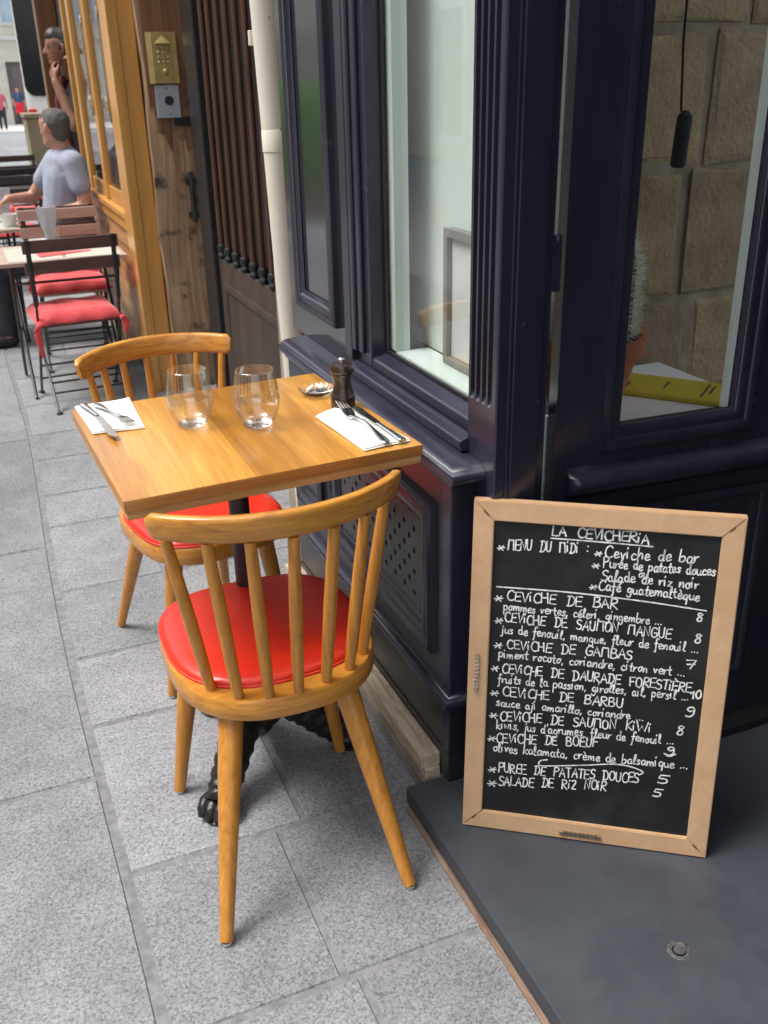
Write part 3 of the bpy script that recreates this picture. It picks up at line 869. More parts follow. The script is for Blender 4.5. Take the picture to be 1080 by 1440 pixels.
# ------------------------------------------------------------------ inside the shop
room = thing('shop_interior', 'dim shop interior with a rough stone block wall seen through the glazed door', 'room', (1.6, 1.9, 0.05))
bm = bmesh.new()
tint = bm.loops.layers.float_color.new('tint')
zr = [0.05, 0.34, 0.62, 0.925, 1.285, 1.63, 1.95, 2.3, 2.76]
for i, (a, b) in enumerate(zip(zr, zr[1:])):
    x = 1.0 + rnd.uniform(0, 0.1)
    while x < 2.9:
        w = rnd.uniform(0.20, 0.42)
        if i == 3:
            w = 0.265 if x < 1.8 else 0.3
        c = rnd.uniform(0.7, 1.12)
        tone = (c, c * rnd.uniform(0.95, 1.02), c * rnd.uniform(0.88, 1.0), 1)
        j = lambda: rnd.uniform(-0.012, 0.012)
        x0, x1, z0, z1 = x + 0.008, x + w - 0.008, a + 0.008, b - 0.008
        fr = 2.262 + rnd.uniform(-0.006, 0.006)
        loops = []
        for ins, yy in ((0.0, 2.285), (0.004, fr + 0.006), (0.016, fr)):
            loops.append([bm.verts.new((x0 + ins + j(), yy, z0 + ins + j())), bm.verts.new((x1 - ins + j(), yy, z0 + ins + j())), bm.verts.new((x1 - ins + j(), yy, z1 - ins + j())), bm.verts.new((x0 + ins + j(), yy, z1 - ins + j()))])
        fs = [bm.faces.new(loops[-1])]
        for A, B in zip(loops, loops[1:]):
            for k in range(4):
                fs.append(bm.faces.new((A[k], A[(k + 1) % 4], B[(k + 1) % 4], B[k])))
        for f in fs:
            for l in f.loops:
                l[tint] = tone
        x += w
bmesh.ops.recalc_face_normals(bm, faces=bm.faces[:])
me = bpy.data.meshes.new('stone_blocks'); bm.to_mesh(me); bm.free(); me.materials.append(STONE)
link('stone_blocks', me, room)
g = MB(); g.box(0.94, 3.0, 2.272, 2.4, 0.05, 2.755); g.box(2.85, 3.0, 1.66, 2.271, 0.05, 0.5)  # only a low right-hand wall, side left open above it to light the room
g.build('mortar_wall', PLASTER, room, smooth=False)
g = MB(); g.box(1.28, 1.60, 2.215, 2.25, 0.05, 2.755, bev=0.004)  # added pale strip, makes the room seen through the door gap look brighter
g.build('added_pale_strip', CREAM, room, smooth=False)
g = MB(); g.box(0.94, 2.84, 1.56, 2.27, 0.03, 0.0495)
g.build('interior_floor', FLOORTILE, room, smooth=False)
g = MB(); g.box(0.990, 1.004, 1.592, 2.255, 0.921, 2.7)
single('display_board', g, PALEBOARD, 'pale grey-green display board standing behind the shop window glass', 'board', smooth=False)

def local_box(g, M, *a, bev=0.0):
    g.box(*a, bev=bev, M=M)
fr_t = thing('picture_frame', 'dark framed grey print leaning behind the shop window glass', 'picture', (1.0, 1.75, 0.892))
g = MB()
g.frame(1.71, 1.958, 0.921, 1.225, [(0, 0), (0, 0.018), (0.017, 0.018), (0.017, 0.006)], lambda u, v, h: (0.974 - h, u, v))
g.box(0.9745, 0.980, 1.71, 1.958, 0.921, 1.225)
g.build('moulding', GREYFRAME, fr_t, smooth=False)
g = MB(); g.box(0.969, 0.974, 1.728, 1.940, 0.939, 1.207)
g.build('print', PAPER, fr_t, smooth=False)

t = thing('counter_table', 'white laminate table behind the glazed door, under the cactus pot', 'table', (1.4, 1.95, 0.05))
g = MB(); g.box(1.03, 1.80, 1.69, 2.235, 0.722, 0.745, bev=0.003)
g.build('table_top', TABLEWHITE, t, smooth=False)
for px, py in ((1.06, 1.72), (1.77, 1.72), (1.06, 2.2), (1.77, 2.2)):
    g = MB(); g.box(px - 0.02, px + 0.02, py - 0.02, py + 0.02, 0.0505, 0.7215)
    g.build('leg', TABLEWHITE, t, smooth=False)
# book
Mb = Matrix.Translation((1.655, 1.98, 0.746)) @ Matrix.Rotation(R(38), 4, 'Z')
t = thing('yellow_book', 'yellow booklet lying on the white table behind the glazed door', 'book', (1.655, 1.98, 0.746))
g = MB(); g.box(-0.085, 0.085, -0.155, 0.155, 0, 0.012, bev=0.0015, M=Mb)
g.build('cover', YELLOW, t, smooth=False)
g = MB()
for (a, b, c) in ((-0.06, 0.0, 0.115), (-0.02, 0.045, 0.02), (-0.06, 0.06, -0.085), (-0.03, 0.05, -0.10)):
    g = MB(); g.box(a, b, c, c + 0.006, 0.0121, 0.0125, M=Mb)
    g.build('printed_line', INK, t, smooth=False)
# cactus
t = thing('potted_cactus', 'tall spiny cactus in a terracotta pot on the white table behind the glazed door', 'potted plant', (1.40, 1.98, 0.745))
g = MB(); g.lathe([(0.085, 0.746), (0.128, 0.895), (0.142, 0.895), (0.146, 0.94), (0.132, 0.94), (0.126, 0.90), (0.0, 0.90)], (1.365, 1.975, 0), 40)
g.build('pot', TERRACOTTA, t)
g = MB(); g.lathe([(0.125, 0.9005), (0.125, 0.912), (0.06, 0.918), (0, 0.92)], (1.365, 1.975, 0), 24)
g.build('soil', SOIL, t)
sp = MB()
cb = MB()
for cx, cy, r, h in ((1.415, 1.985, 0.066, 0.30), (1.315, 1.96, 0.045, 0.16)):
    prof = [(r * 0.8, 0.913), (r, 0.96), (r * 1.02, 0.913 + h * 0.6), (r * 0.85, 0.913 + h * 0.88), (r * 0.4, 0.913 + h), (0, 0.915 + h)]
    fine = []
    for (r0, z0), (r1, z1) in zip(prof, prof[1:]):
        for k in range(5):
            fine.append((r0 + (r1 - r0) * k / 5, z0 + (z1 - z0) * k / 5))
    fine.append(prof[-1])
    cb.lathe(fine, (cx, cy, 0), 72, lobes=(14, 0.08))
    for k in range(14):
        for q in range(int(h / 0.013)):
            z = 0.93 + q * 0.013
            if z > 0.913 + h * 0.97:
                break
            f = (z - 0.913) / h
            rr = r * (1.06 if f < 0.6 else 1.06 - 0.85 * ((f - 0.6) / 0.4) ** 1.6)
            a = 2 * PI * k / 14
            for e in range(7):
                aa = a + rnd.uniform(-0.5, 0.5); dz = rnd.uniform(-0.6, 0.9); L = rnd.uniform(0.018, 0.036)
                d = Vector((math.cos(aa), math.sin(aa), dz)).normalized()
                p = Vector((cx + rr * math.cos(a), cy + rr * math.sin(a), z))
                sp.tube([p, p + d * L], [0.0010, 0.0003], seg=3, caps=False)
body = cb.build('stem', CACTUS, t, angle=60)
sp.build('spines', SPINE, body, smooth=False)
# pendant lamp holder
t = thing('pendant_lamp_holder', 'black lamp holder hanging on a black cable in front of the stone wall', 'lamp holder', (1.69, 2.1, 1.3))
g = MB(); g.tube([(1.672, 2.1, 2.75), (1.668, 2.1, 1.8), (1.670, 2.1, 1.6), (1.684, 2.1, 1.435)], 0.0032, seg=8)
g.build('cable', RUBBER, t)
Mh = Matrix.Translation((1.694, 2.1, 1.368)) @ Matrix.Rotation(R(4), 4, 'Y')
g = MB(); g.lathe([(0.0, -0.066), (0.014, -0.066), (0.0195, -0.060), (0.0195, 0.045), (0.018, 0.058), (0.010, 0.066), (0.006, 0.070), (0, 0.07)], (0, 0, 0), 24, M=Mh)
g.build('socket', RUBBER, t)

# ================================================================== DRAIN PIPE
t = thing('drain_pipe', 'cream painted drain pipe with chipped paint between the blue shopfront and barred door', 'drain pipe', (0.915, 2.945, 0))
g = MB(); g.tube([(0.915, 2.945, 0.0), (0.894, 2.945, 0.755), (0.868, 2.945, 1.73), (0.80, 2.945, 4.4)], 0.0370, seg=24)
g.build('pipe', CREAM, t)
for z in (1.362, 2.4, 0.35):
    g = MB(); g.lathe([(0.0371, z - 0.03), (0.0392, z - 0.028), (0.0396, z + 0.03), (0.0371, z + 0.034)], (0.915 - 0.0268 * z, 2.945, 0), 24)
    g.build('collar', CREAM, t)
g = MB(); g.box(0.83, 0.91, 2.976, 2.99, 1.62, 1.66, bev=0.002)
g.build('bracket', CREAM, t, smooth=False)

# ================================================================== BARRED DOOR
t = thing('barred_door', 'dark old street door with brown iron bars between the drain pipe and timber post', 'door', (1.08, 4.0, 0))
g = MB(); g.box(1.10, 1.14, 3.10, 4.78, 0.01, 2.6)
g.build('door_leaf', BLACK, t, smooth=False)
g = MB(); g.box(1.055, 1.099, 3.10, 4.60, 0.012, 0.765, bev=0.004)
g.build('kick_panel', DOORDARK, t, smooth=False)
g = MB(); g.frame(3.2, 4.5, 0.12, 0.66, [(0, 0), (0, 0.010), (0.02, 0.014), (0.04, 0.004), (0.045, -0.01)], fx(1.055))
g.build('kick_panel_moulding', DOORDARK, t, angle=50)
g = MB(); g.box(1.03, 1.10, 4.605, 4.82, 0.012, 2.6, bev=0.008)
g.build('hinge_stile', BLACK, t, smooth=False)
for k, yb in enumerate((4.545, 4.42, 4.275, 4.135, 3.99, 3.85, 3.71, 3.57, 3.43, 3.29, 3.15)):
    g = MB()
    g.tube([(1.062, yb, 0.80), (1.062, yb, 2.55)], 0.0135, seg=12)
    bar = g.build('bar', BROWNBAR, t)
    g = MB(); g.lathe([(0.0, 0.766), (0.018, 0.768), (0.022, 0.782), (0.016, 0.795), (0.021, 0.805), (0.021, 0.825), (0.0166, 0.832)], (1.062, yb, 0), 14)
    g.build('bar_finial', BLACK, bar)
g = MB(); g.box(1.075, 1.0985, 3.10, 4.60, 2.45, 2.60); g.box(1.075, 1.0985, 3.10, 4.60, 0.7665, 0.80)
g.build('cross_rail', BLACK, t, smooth=False)
g = MB(); g.box(0.89, 1.2, 2.995, 3.09, 0.0, 2.75); g.box(0.935, 1.2, 2.77, 2.994, 0.0, 2.75); g.box(1.145, 1.3, 3.091, 4.9, 0.0, 2.75); g.box(0.86, 6, 2.855, 5.28, 2.76, 8.5)
single('party_wall', g, PLASTER, 'grubby plaster wall around and above the barred street door', 'wall', smooth=False)
g = MB(); g.box(0.90, 1.145, 3.10, 4.95, 0.001, 0.04, bev=0.004)
structure('stone_threshold', g, MORTAR)

# timber post with keypad and bell plate
t = thing('timber_post', 'rough old timber post with iron bolt beside the ochre restaurant front', 'post', (1.0, 5.1, 0))
g = MB()
secs = []
for k in range(24):
    z = k * 0.115
    j = lambda a: 0.006 * math.sin(z * 5.3 + a) + 0.004 * math.sin(z * 13 + a * 2.1)
    secs.append([(0.872 + j(0), 5.03 + j(1), z), (0.95 + j(2) * .4, 5.022 + j(3), z), (1.05, 5.024 + j(4) * 1.5, z), (1.15 + j(5), 5.03 + j(6), z), (1.15, 5.3, z), (0.872, 5.3, z)])
g.loft(secs)
g.build('post_body', BEAM, t, angle=60)
g = MB()
foot = [(0.884 + 0.258 * k / 16, 1.34 + 0.05 * math.sin(k * 2.3) + 0.07 * math.sin(k * 0.9 + 1) - 0.004 * k) for k in range(17)]
g.prism(foot + [(1.142, 2.65), (0.884, 2.65)], lambda u, v, h: (u, h, v), 5.006, 5.0205)
g.build('stained_facing', BEAMDARK, t, smooth=False)
g = MB(); g.tube([(1.045, 5.005, 0.88), (1.045, 5.005, 1.12)], 0.014, seg=12); g.box(1.02, 1.075, 5.0, 5.02, 0.90, 0.93); g.box(1.02, 1.075, 5.0, 5.02, 1.06, 1.09); g.box(1.055, 1.085, 4.985, 5.01, 0.98, 1.02, bev=0.005)
g.build('iron_bolt', BLACKMETAL, t)
g = MB(); g.box(0.99, 1.115, 4.995, 5.0035, 1.335, 1.375, bev=0.002)
g.build('tape_strip', BLACK, t, smooth=False)

t = thing('door_keypad', 'brass entry keypad with raised triangle and round knob on the timber post', 'keypad', (0.965, 5.0, 1.52))
g = MB()
A = [(0.896, 1.522), (1.035, 1.522), (1.035, 1.742), (0.896, 1.742)]
B = [(0.918, 1.524), (1.016, 1.524), (1.016, 1.740), (0.918, 1.740)]
g.loft([[(u, 5.0035, v) for u, v in A], [(u, 4.990, v) for u, v in A], [(u, 4.978, v) for u, v in B]])
g.build('housing', BRASS, t, smooth=False)
g = MB(); g.loft([[(0.930, 4.9779, 1.692), (1.004, 4.9779, 1.692), (0.967, 4.9779, 1.730)], [(0.934, 4.952, 1.694), (1.000, 4.952, 1.694), (0.967, 4.9775, 1.728)]])
g.build('lamp_hood', BRASS, t, smooth=False)
for r_ in range(4):
    for c_ in range(3):
        g = MB(); g.lathe([(0.0055, 0), (0.0055, 0.004), (0.003, 0.006), (0, 0.006)], (0, 0, 0), 12, M=Matrix.Translation((0.945 + c_ * 0.022, 4.9779, 1.678 - r_ * 0.021)) @ Matrix.Rotation(R(90), 4, 'X'))
        g.build('key', ZINC, t)
g = MB(); g.lathe([(0.012, 0), (0.013, 0.008), (0.008, 0.016), (0, 0.018)], (0, 0, 0), 18, M=Matrix.Translation((0.970, 4.9779, 1.575)) @ Matrix.Rotation(R(90), 4, 'X'))
g.build('knob', BRASS, t)

t = thing('bell_plate', 'grey metal bell plate with black round button below the brass keypad', 'bell plate', (0.97, 5.0, 1.37))
g = MB(); g.box(0.914, 1.026, 4.992, 5.0035, 1.372, 1.517, bev=0.002)
g.build('plate', GREYPLATE, t, smooth=False)
g = MB(); g.lathe([(0.021, 0), (0.021, 0.005), (0.016, 0.008), (0.006, 0.006), (0, 0.006)], (0, 0, 0), 24, M=Matrix.Translation((0.975, 4.9915, 1.448)) @ Matrix.Rotation(R(90), 4, 'X'))
g.build('button', RUBBER, t)
g = MB()
for px, pz in ((0.968, 1.502), (0.975, 1.387)):
    g = MB(); g.lathe([(0.004, 0), (0.003, 0.002), (0, 0.0025)], (0, 0, 0), 10, M=Matrix.Translation((px, 4.9915, pz)) @ Matrix.Rotation(R(90), 4, 'X'))
    g.build('screw_head', BLACKMETAL, t)

# ================================================================== RESTAURANT FRONT
XR = 0.79
rest = thing('restaurant_front', 'ochre varnished oak restaurant front with folding windows and panelled base', 'restaurant front', (0.9, 6.8, 0))
g = MB(); g.box(0.742, 0.792, 5.085, 5.30, 0.0, 2.65, bev=0.004); g.box(0.7925, 0.868, 5.092, 5.30, 0.0, 2.65, bev=0.004)
g.build('end_post', OCHRE, rest, smooth=False)
g = MB(); g.box(XR, 0.95, 5.301, 7.30, 0.0, 0.80); g.box(XR - 0.012, XR - 0.0005, 5.301, 5.39, 0.03, 0.80, bev=0.003); g.box(XR - 0.012, XR - 0.0005, 6.2, 6.32, 0.03, 0.80, bev=0.003); g.box(XR - 0.012, XR - 0.0005, 7.2, 7.3, 0.03, 0.80, bev=0.003)
g.build('base_panel', PANELWOOD, rest, smooth=False)
for (a, b) in ((5.41, 6.19), (6.33, 7.19)):
    for z in [0.08 + 0.105 * k for k in range(7)]:
        g = MB(); g.prism([(XR - 0.022, z), (XR - 0.001, z), (XR - 0.001, z + 0.095), (XR - 0.006, z + 0.095)], lambda u, v, h: (u, h, v), a, b)
        g.build('base_slat', PANELWOOD, rest, smooth=False)
g = MB(); g.box(XR - 0.045, 0.95, 5.301, 7.30, 0.868, 0.905, bev=0.008); g.box(XR - 0.03, 0.94, 5.301, 7.30, 0.803, 0.867, bev=0.006)
g.build('window_sill', OCHRE, rest, smooth=False)
def folding_leaf(y0, y1, lock, sw=0.058):
    g = MB()
    for a, b in ((y0, y0 + sw), (y1 - sw, y1)):
        g.box(XR - 0.020, XR + 0.012, a, b, 0.908, 2.55, bev=0.004)
    g.box(XR - 0.010, XR + 0.012, y0 + sw + 0.0005, y1 - sw - 0.0005, 0.908, 0.985, bev=0.004)
    g.box(XR - 0.010, XR + 0.012, y0 + sw + 0.0005, y1 - sw - 0.0005, 2.45, 2.55, bev=0.004)
    w = g.build('folding_window', OCHRE, rest, smooth=False)
    g = MB(); g.box(XR - 0.002, XR + 0.003, y0 + sw + 0.001, y1 - sw - 0.001, 0.9855, 2.4495)
    g.build('pane', PANE, w, smooth=False)
    if lock:
        g = MB(); g.tube([(XR - 0.028, y0 + 0.03, 1.36), (XR - 0.028, y0 + 0.03, 2.2)], 0.006, seg=8); g.box(XR - 0.045, XR - 0.0205, y0 + 0.015, y0 + 0.045, 1.40, 1.47, bev=0.003); g.box(XR - 0.036, XR - 0.0205, y0 + 0.018, y0 + 0.042, 1.84, 1.88, bev=0.003)
        g.build('window_bolt', STEEL, w)
folding_leaf(5.3015, 5.46, False, 0.02)
folding_leaf(5.465, 6.15, True)
folding_leaf(6.155, 6.87, True)
folding_leaf(6.875, 7.24, False)
g = MB(); g.box(XR - 0.02, 0.95, 5.301, 9.6, 2.56, 2.9, bev=0.01)
g.build('fascia', OCHRE, rest, smooth=False)
g = MB(); g.box(0.86, 6.0, 5.29, 9.9, 2.91, 8.5)
g.build('upper_wall', FACADE, rest, smooth=False)
g = MB(); g.box(XR - 0.03, 0.92, 8.95, 9.12, 0.0, 2.55, bev=0.01)
g.build('brown_post', OCHREDARK, rest, smooth=False)
g = MB(); g.box(0.93, 1.10, 8.15, 8.19, 0.1, 2.5, bev=0.005); g.box(1.115, 1.25, 8.22, 8.26, 0.1, 2.5, bev=0.005)
g.build('open_door_leaf', OCHREDARK, rest, smooth=False)
g = MB(); g.box(3.4, 3.5, 5.31, 9.6, 0.0, 2.9); g.box(0.96, 3.39, 9.5, 9.6, 0.0, 2.9)
g.build('back_wall', ROOMDARK, rest, smooth=False)
g = MB(); g.box(0.80, 3.39, 5.31, 9.49, -0.002, 0.09)
g.build('interior_floor', FLOORTILE, rest, smooth=False)
g = MB(); g.box(0.93, 0.98, 8.95, 9.49, 0.1, 2.5)
g.build('grey_side_panel', CONCRETE, rest, smooth=False)

# ================================================================== BISTRO TABLE (foreground)
t = thing('bistro_table', 'square honey coloured wooden bistro table on a black cast iron foot, set for two', 'table', (0.52, 2.2, 0))
c0 = [(0.156, 1.584), (0.746, 1.614), (0.716, 2.192), (0.1295, 2.156)]
def quad_slab(g, c, z0, z1, ins=0.0, bev=0.003):
    cx = sum(p[0] for p in c) / 4; cy = sum(p[1] for p in c) / 4
    q = [(p[0] + (cx - p[0]) * ins, p[1] + (cy - p[1]) * ins) for p in c]
    n0 = len(g.bm.faces)
    g.prism(q, lambda u, v, h: (u, v, h), z0, z1)
    g.bm.faces.ensure_lookup_table()
    es = list({e for f in g.bm.faces[n0:] for e in f.edges})
    bmesh.ops.bevel(g.bm, geom=es, offset=bev, segments=2, profile=0.6, affect='EDGES')
g = MB(); quad_slab(g, c0, 0.843, 0.866)
top = g.build('tabletop', PLANKS, t, smooth=True, angle=30)
top.data.materials.append(EDGE)
for p in top.data.polygons:
    if abs(p.normal.z) < 0.5:
        p.material_index = 1
g = MB(); quad_slab(g, c0, 0.8265, 0.8428, ins=0.012, bev=0.002)
g.build('underlay_board', UNDER, t, smooth=False)
bc = Vector((0.432, 1.905, 0))
g = MB()
g.tube([bc + Vector((0, 0, 0.15)), bc + Vector((0, 0, 0.808))], 0.0225, seg=24)
g.build('column', BLACKMETAL, t)
g = MB()
g.lathe([(0.0, 0.06), (0.022, 0.065), (0.036, 0.085), (0.03, 0.10), (0.06, 0.115), (0.074, 0.15), (0.066, 0.20), (0.046, 0.235), (0.050, 0.245), (0.034, 0.25), (0.028, 0.30), (0.025, 0.31)], bc, 28)
g.build('hub', CASTIRON, t)
g = MB(); g.box(bc.x - 0.16, bc.x + 0.16, bc.y - 0.02, bc.y + 0.02, 0.81, 0.826); g.box(bc.x - 0.02, bc.x + 0.02, bc.y - 0.16, bc.y - 0.0205, 0.81, 0.826); g.box(bc.x - 0.02, bc.x + 0.02, bc.y + 0.0205, bc.y + 0.16, 0.81, 0.826)
g.build('top_plate', BLACKMETAL, t, smooth=False)
for ang, L in ((-130, 0.235), (-14, 0.225), (106, 0.235)):
    a = R(ang)
    d = Vector((math.cos(a), math.sin(a), 0))
    side = Vector((-d.y, d.x, 0))
    pts = [bc + d * r_ + Vector((0, 0, z_)) for r_, z_ in ((0.02, 0.175), (0.06, 0.165), (0.11, 0.130), (L * 0.68, 0.088), (L * 0.86, 0.052), (L * 0.97, 0.032))]
    sp_ = spline(pts, 6)
    n_ = len(sp_)
    g = MB()
    g.tube(sp_, [0.060 - 0.022 * (k / n_) ** 0.8 + 0.003 * math.sin(k * 1.9) for k in range(n_)], seg=16, squash=(1.0, 0.85), up=(0, 0, 1))
    # raised ribs of the casting
    for sgn in (-1, 1):
        g.tube([p + side * 0.022 * sgn + Vector((0, 0, 0.030 - 0.012 * (1 if True else 0))) for p in sp_[4:-2]], 0.006, seg=8)
    g.tube([p + Vector((0, 0, 0.047 - 0.028 * k / n_)) for k, p in enumerate(sp_[3:-3])], 0.007, seg=8)
    # paw: four toes
    e = bc + d * L
    for q in (-1.5, -0.5, 0.5, 1.5):
        tp = e + side * q * 0.0205 + d * (0.020 - abs(q) * 0.006)
        g.tube([tp - d * 0.035 + Vector((0, 0, 0.034)), tp - d * 0.012 + Vector((0, 0, 0.036)), tp + d * 0.006 + Vector((0, 0, 0.026)), tp + d * 0.016 + Vector((0, 0, 0.012))], [0.0135, 0.017, 0.0145, 0.008], seg=10)
    g.lathe([(0.0, 0.0), (0.036, 0.0), (0.038, 0.007), (0.030, 0.012), (0, 0.012)], e - d * 0.002, 18)
    g.build('paw_foot', CASTIRON, t, angle=60)

# ================================================================== SPINDLE CHAIRS
def make_spindle_chair(label):
    t = thing('spindle_chair', label, 'chair', (0, 0, 0), 'spindle back chairs at the bistro table', local=True)
    # seat outline (round back, squarer front), centre (0,0)
    def outline(s=1.0, n=64):
        P = []
        for k in range(n):
            a = 2 * PI * k / n
            ca, sa = math.cos(a), math.sin(a)
            ex = 2.0 / (2.9 if sa > 0 else 2.5)
            x = 0.213 * math.copysign(abs(ca) ** ex, ca)
            y_ = 0.242 * math.copysign(abs(sa) ** ex, sa)
            x *= 1.0 + 0.03 * (1 if sa > 0 else 0) * sa
            P.append((x * s, y_ * s))
        return P
    o1, o2 = outline(1.0), outline(0.94)
    g = MB()
    g.loft([[(x * 0.99, y_ * 0.99, 0.416) for x, y_ in o1], [(x, y_, 0.420) for x, y_ in o1], [(x, y_, 0.456) for x, y_ in o1], [(x * 0.985, y_ * 0.985, 0.461) for x, y_ in o1]])
    g.build('seat_frame', WOODH, t, angle=40)
    g = MB()
    def pad(s, z, dy=0.021):
        return [(x * s * 1.025, y_ * s * 0.915 + dy, z) for x, y_ in o1]
    g.loft([pad(0.94, 0.4612), pad(0.955, 0.465), pad(0.945, 0.471), pad(0.90, 0.4765), pad(0.78, 0.4815), pad(0.55, 0.4845), pad(0.25, 0.4855)])
    g.build('seat_pad', VINYL, t, angle=70)
    g = MB(); g.tube([(x * 0.955 * 1.025, y_ * 0.955 * 0.915 + 0.021, 0.4632) for x, y_ in o1], 0.0032, seg=8, closed=True)
    g.build('piping', VINYL, t)
    for (fx_, fy_), (tx, ty) in (((-0.212, -0.338), (-0.118, -0.150)), ((0.172, -0.352), (0.112, -0.160)), ((-0.205, 0.135), (-0.135, 0.13)), ((0.192, 0.115), (0.140, 0.13))):
        f0, t0 = Vector((fx_, fy_, 0.008)), Vector((tx, ty, 0.4155))
        g = MB()
        ps = [t0.lerp(f0, k) for k in (0, 0.08, 0.3, 0.6, 0.85, 1.0)]
        g.tube(ps, [0.0245, 0.025, 0.0235, 0.019, 0.0155, 0.0138], seg=20)
        lg = g.build('leg', WOODV, t, angle=60)
        g = MB(); g.lathe([(0.0, 0.0), (0.011, 0.0005), (0.0125, 0.004), (0.0115, 0.0095)], (fx_, fy_, 0), 14)
        g.build('glide', STEEL, lg)
    # back: spindles and crest rail (arc)
    bx = [-0.154, -0.112, -0.058, -0.002, 0.058, 0.114, 0.158]
    by = [-0.151, -0.201, -0.223, -0.2305, -0.219, -0.198, -0.156]
    tx = [-0.211, -0.149, -0.080, -0.0065, 0.0715, 0.140, 0.196]
    ty = [-0.196, -0.240, -0.270, -0.283, -0.273, -0.247, -0.204]
    for k in range(7):
        p0 = Vector((bx[k], by[k], 0.455)); p1 = Vector((tx[k], ty[k], 0.815))
        g = MB(); g.tube([p0.lerp(p1, q) for q in (0, 0.25, 0.5, 0.75, 1)], [0.0105, 0.0122, 0.0128, 0.0118, 0.0105], seg=14)
        g.build('spindle', WOODV, t, angle=60)
    Rr = 0.305
    n = 40
    secs = []
    half = 51.0
    for k in range(n + 1):
        f = -1 + 2 * k / n
        a = R(f * half)
        # end roll-off
        e = min(1.0, (1 - abs(f)) / 0.045)
        e = math.sqrt(max(0.0, 1 - (1 - e) ** 2)) if e < 1 else 1.0
        hz = 0.0275 * (0.62 + 0.38 * e) * (1 - 0.06 * abs(f))
        th = 0.0115 * (0.5 + 0.5 * e)
        cz = 0.836 + 0.006 * (1 - f * f)
        c = Vector((Rr * math.sin(a), -0.288 + Rr * (1 - math.cos(a)) * 0.98, 0))
        nrm = Vector((math.sin(a), -math.cos(a), 0))      # outwards (to the back)
        sec = []
        for q in range(16):
            w = 2 * PI * q / 16
            cw, sw = math.cos(w), math.sin(w)
            pw = 0.55
            h_ = hz * math.copysign(abs(sw) ** pw, sw)
            d_ = th * math.copysign(abs(cw) ** pw, cw) - 0.10 * (-h_) * 0.6
            d_ += -0.004
            sec.append(c + nrm * (d_ + 0.11 * h_) + Vector((0, 0, cz + h_)))
        secs.append(sec)
    MB().loft(secs).build('crest_rail', WOODH, t, angle=50)
    return t
chair = make_spindle_chair('honey wood spindle chair with red vinyl seat nearest the camera, seen from behind')
chair.location = (0.42, 1.71, 0)
chair2 = copy_tree(chair)
chair2['label'] = 'honey wood spindle chair on the far side of the bistro table, facing the camera'
chair2.location = (0.427, 2.377, 0)
chair2.rotation_euler = (0, 0, R(191.6))
chair2.scale = (0.92, 0.95, 1.03)

# ================================================================== THINGS ON THE TABLE
TZ = 0.8663
TS = 0.846
def stemless(x, y_, label):
    g = MB()
    outer = [(0.0, 0.0), (0.024, 0.0), (0.030, 0.002), (0.040, 0.012), (0.050, 0.030), (0.0555, 0.050), (0.0565, 0.064), (0.054, 0.085), (0.0495, 0.108), (0.0455, 0.130)]
    inner = [(0.0445, 0.130), (0.0485, 0.108), (0.0529, 0.085), (0.0553, 0.064), (0.0542, 0.050), (0.0485, 0.031), (0.038, 0.015), (0.025, 0.008), (0.0, 0.007)]
    def fine(p):
        v = spline([Vector((a, b, 0)) for a, b in p], 4)
        return [(max(0.0, q.x), q.y) for q in v]
    o_ = fine(outer)
    o_[0] = (0.0, 0.0)
    o_ = [(0.0, 0.0)] + [(a, b) for a, b in o_[1:] if a > 0.003]
    i_ = fine(inner)
    i_ = [(a, b) for a, b in i_[:-1] if a > 0.003] + [(0.0, 0.007)]
    g.lathe(o_ + i_, (0, 0, 0), 56)
    o = single('stemless_glass', g, GLASS, label, 'drinking glass', 'stemless glasses on the bistro table', angle=80)
    o.data.materials.append(THINGLASS)
    for p in o.data.polygons:
        if 0.0062 < p.center.z < 0.1285:
            p.material_index = 1
    o.location = (x, y_, TZ)
    o.scale = (0.87, 0.87, 0.93)
    return o
stemless(0.356, 1.936, 'empty stemless glass on the bistro table nearer the kerb side napkin')
stemless(0.482, 1.872, 'empty stemless glass on the bistro table nearer the pepper mill')

t = thing('pepper_mill', 'small dark wooden pepper mill with a steel knob at the shopfront side of the table', 'pepper mill', (0.686, 1.906, TZ))
px, py = 0.686, 1.906
body = [(0.86 * a, 0.86 * b) for a, b in [(0.0, 0), (0.030, 0), (0.0315, 0.003), (0.0315, 0.028), (0.0295, 0.033), (0.0285, 0.035), (0.0295, 0.037), (0.026, 0.046), (0.0225, 0.060), (0.0225, 0.068), (0.0245, 0.080), (0.0275, 0.088), (0.0275, 0.091), (0.020, 0.0915)]]
g = MB(); g.lathe([(a, TZ + b) for a, b in body], (px, py, 0), 36)
g.build('mill_body', MILLWOOD, t)
g = MB(); g.lathe([(a * 0.86, TZ + b * 0.86) for a, b in [(0.018, 0.0916), (0.0285, 0.0925), (0.032, 0.098), (0.0325, 0.105), (0.028, 0.113), (0.016, 0.1165), (0.008, 0.117), (0, 0.117)]], (px, py, 0), 36)
g.build('mill_head', MILLWOOD, t)
g = MB(); g.lathe([(a * 0.86, TZ + b * 0.86) for a, b in [(0.004, 0.1165), (0.004, 0.122), (0.0085, 0.124), (0.009, 0.127), (0.006, 0.131), (0, 0.1325)]], (px, py, 0), 20)
g.build('knob', STEEL, t)

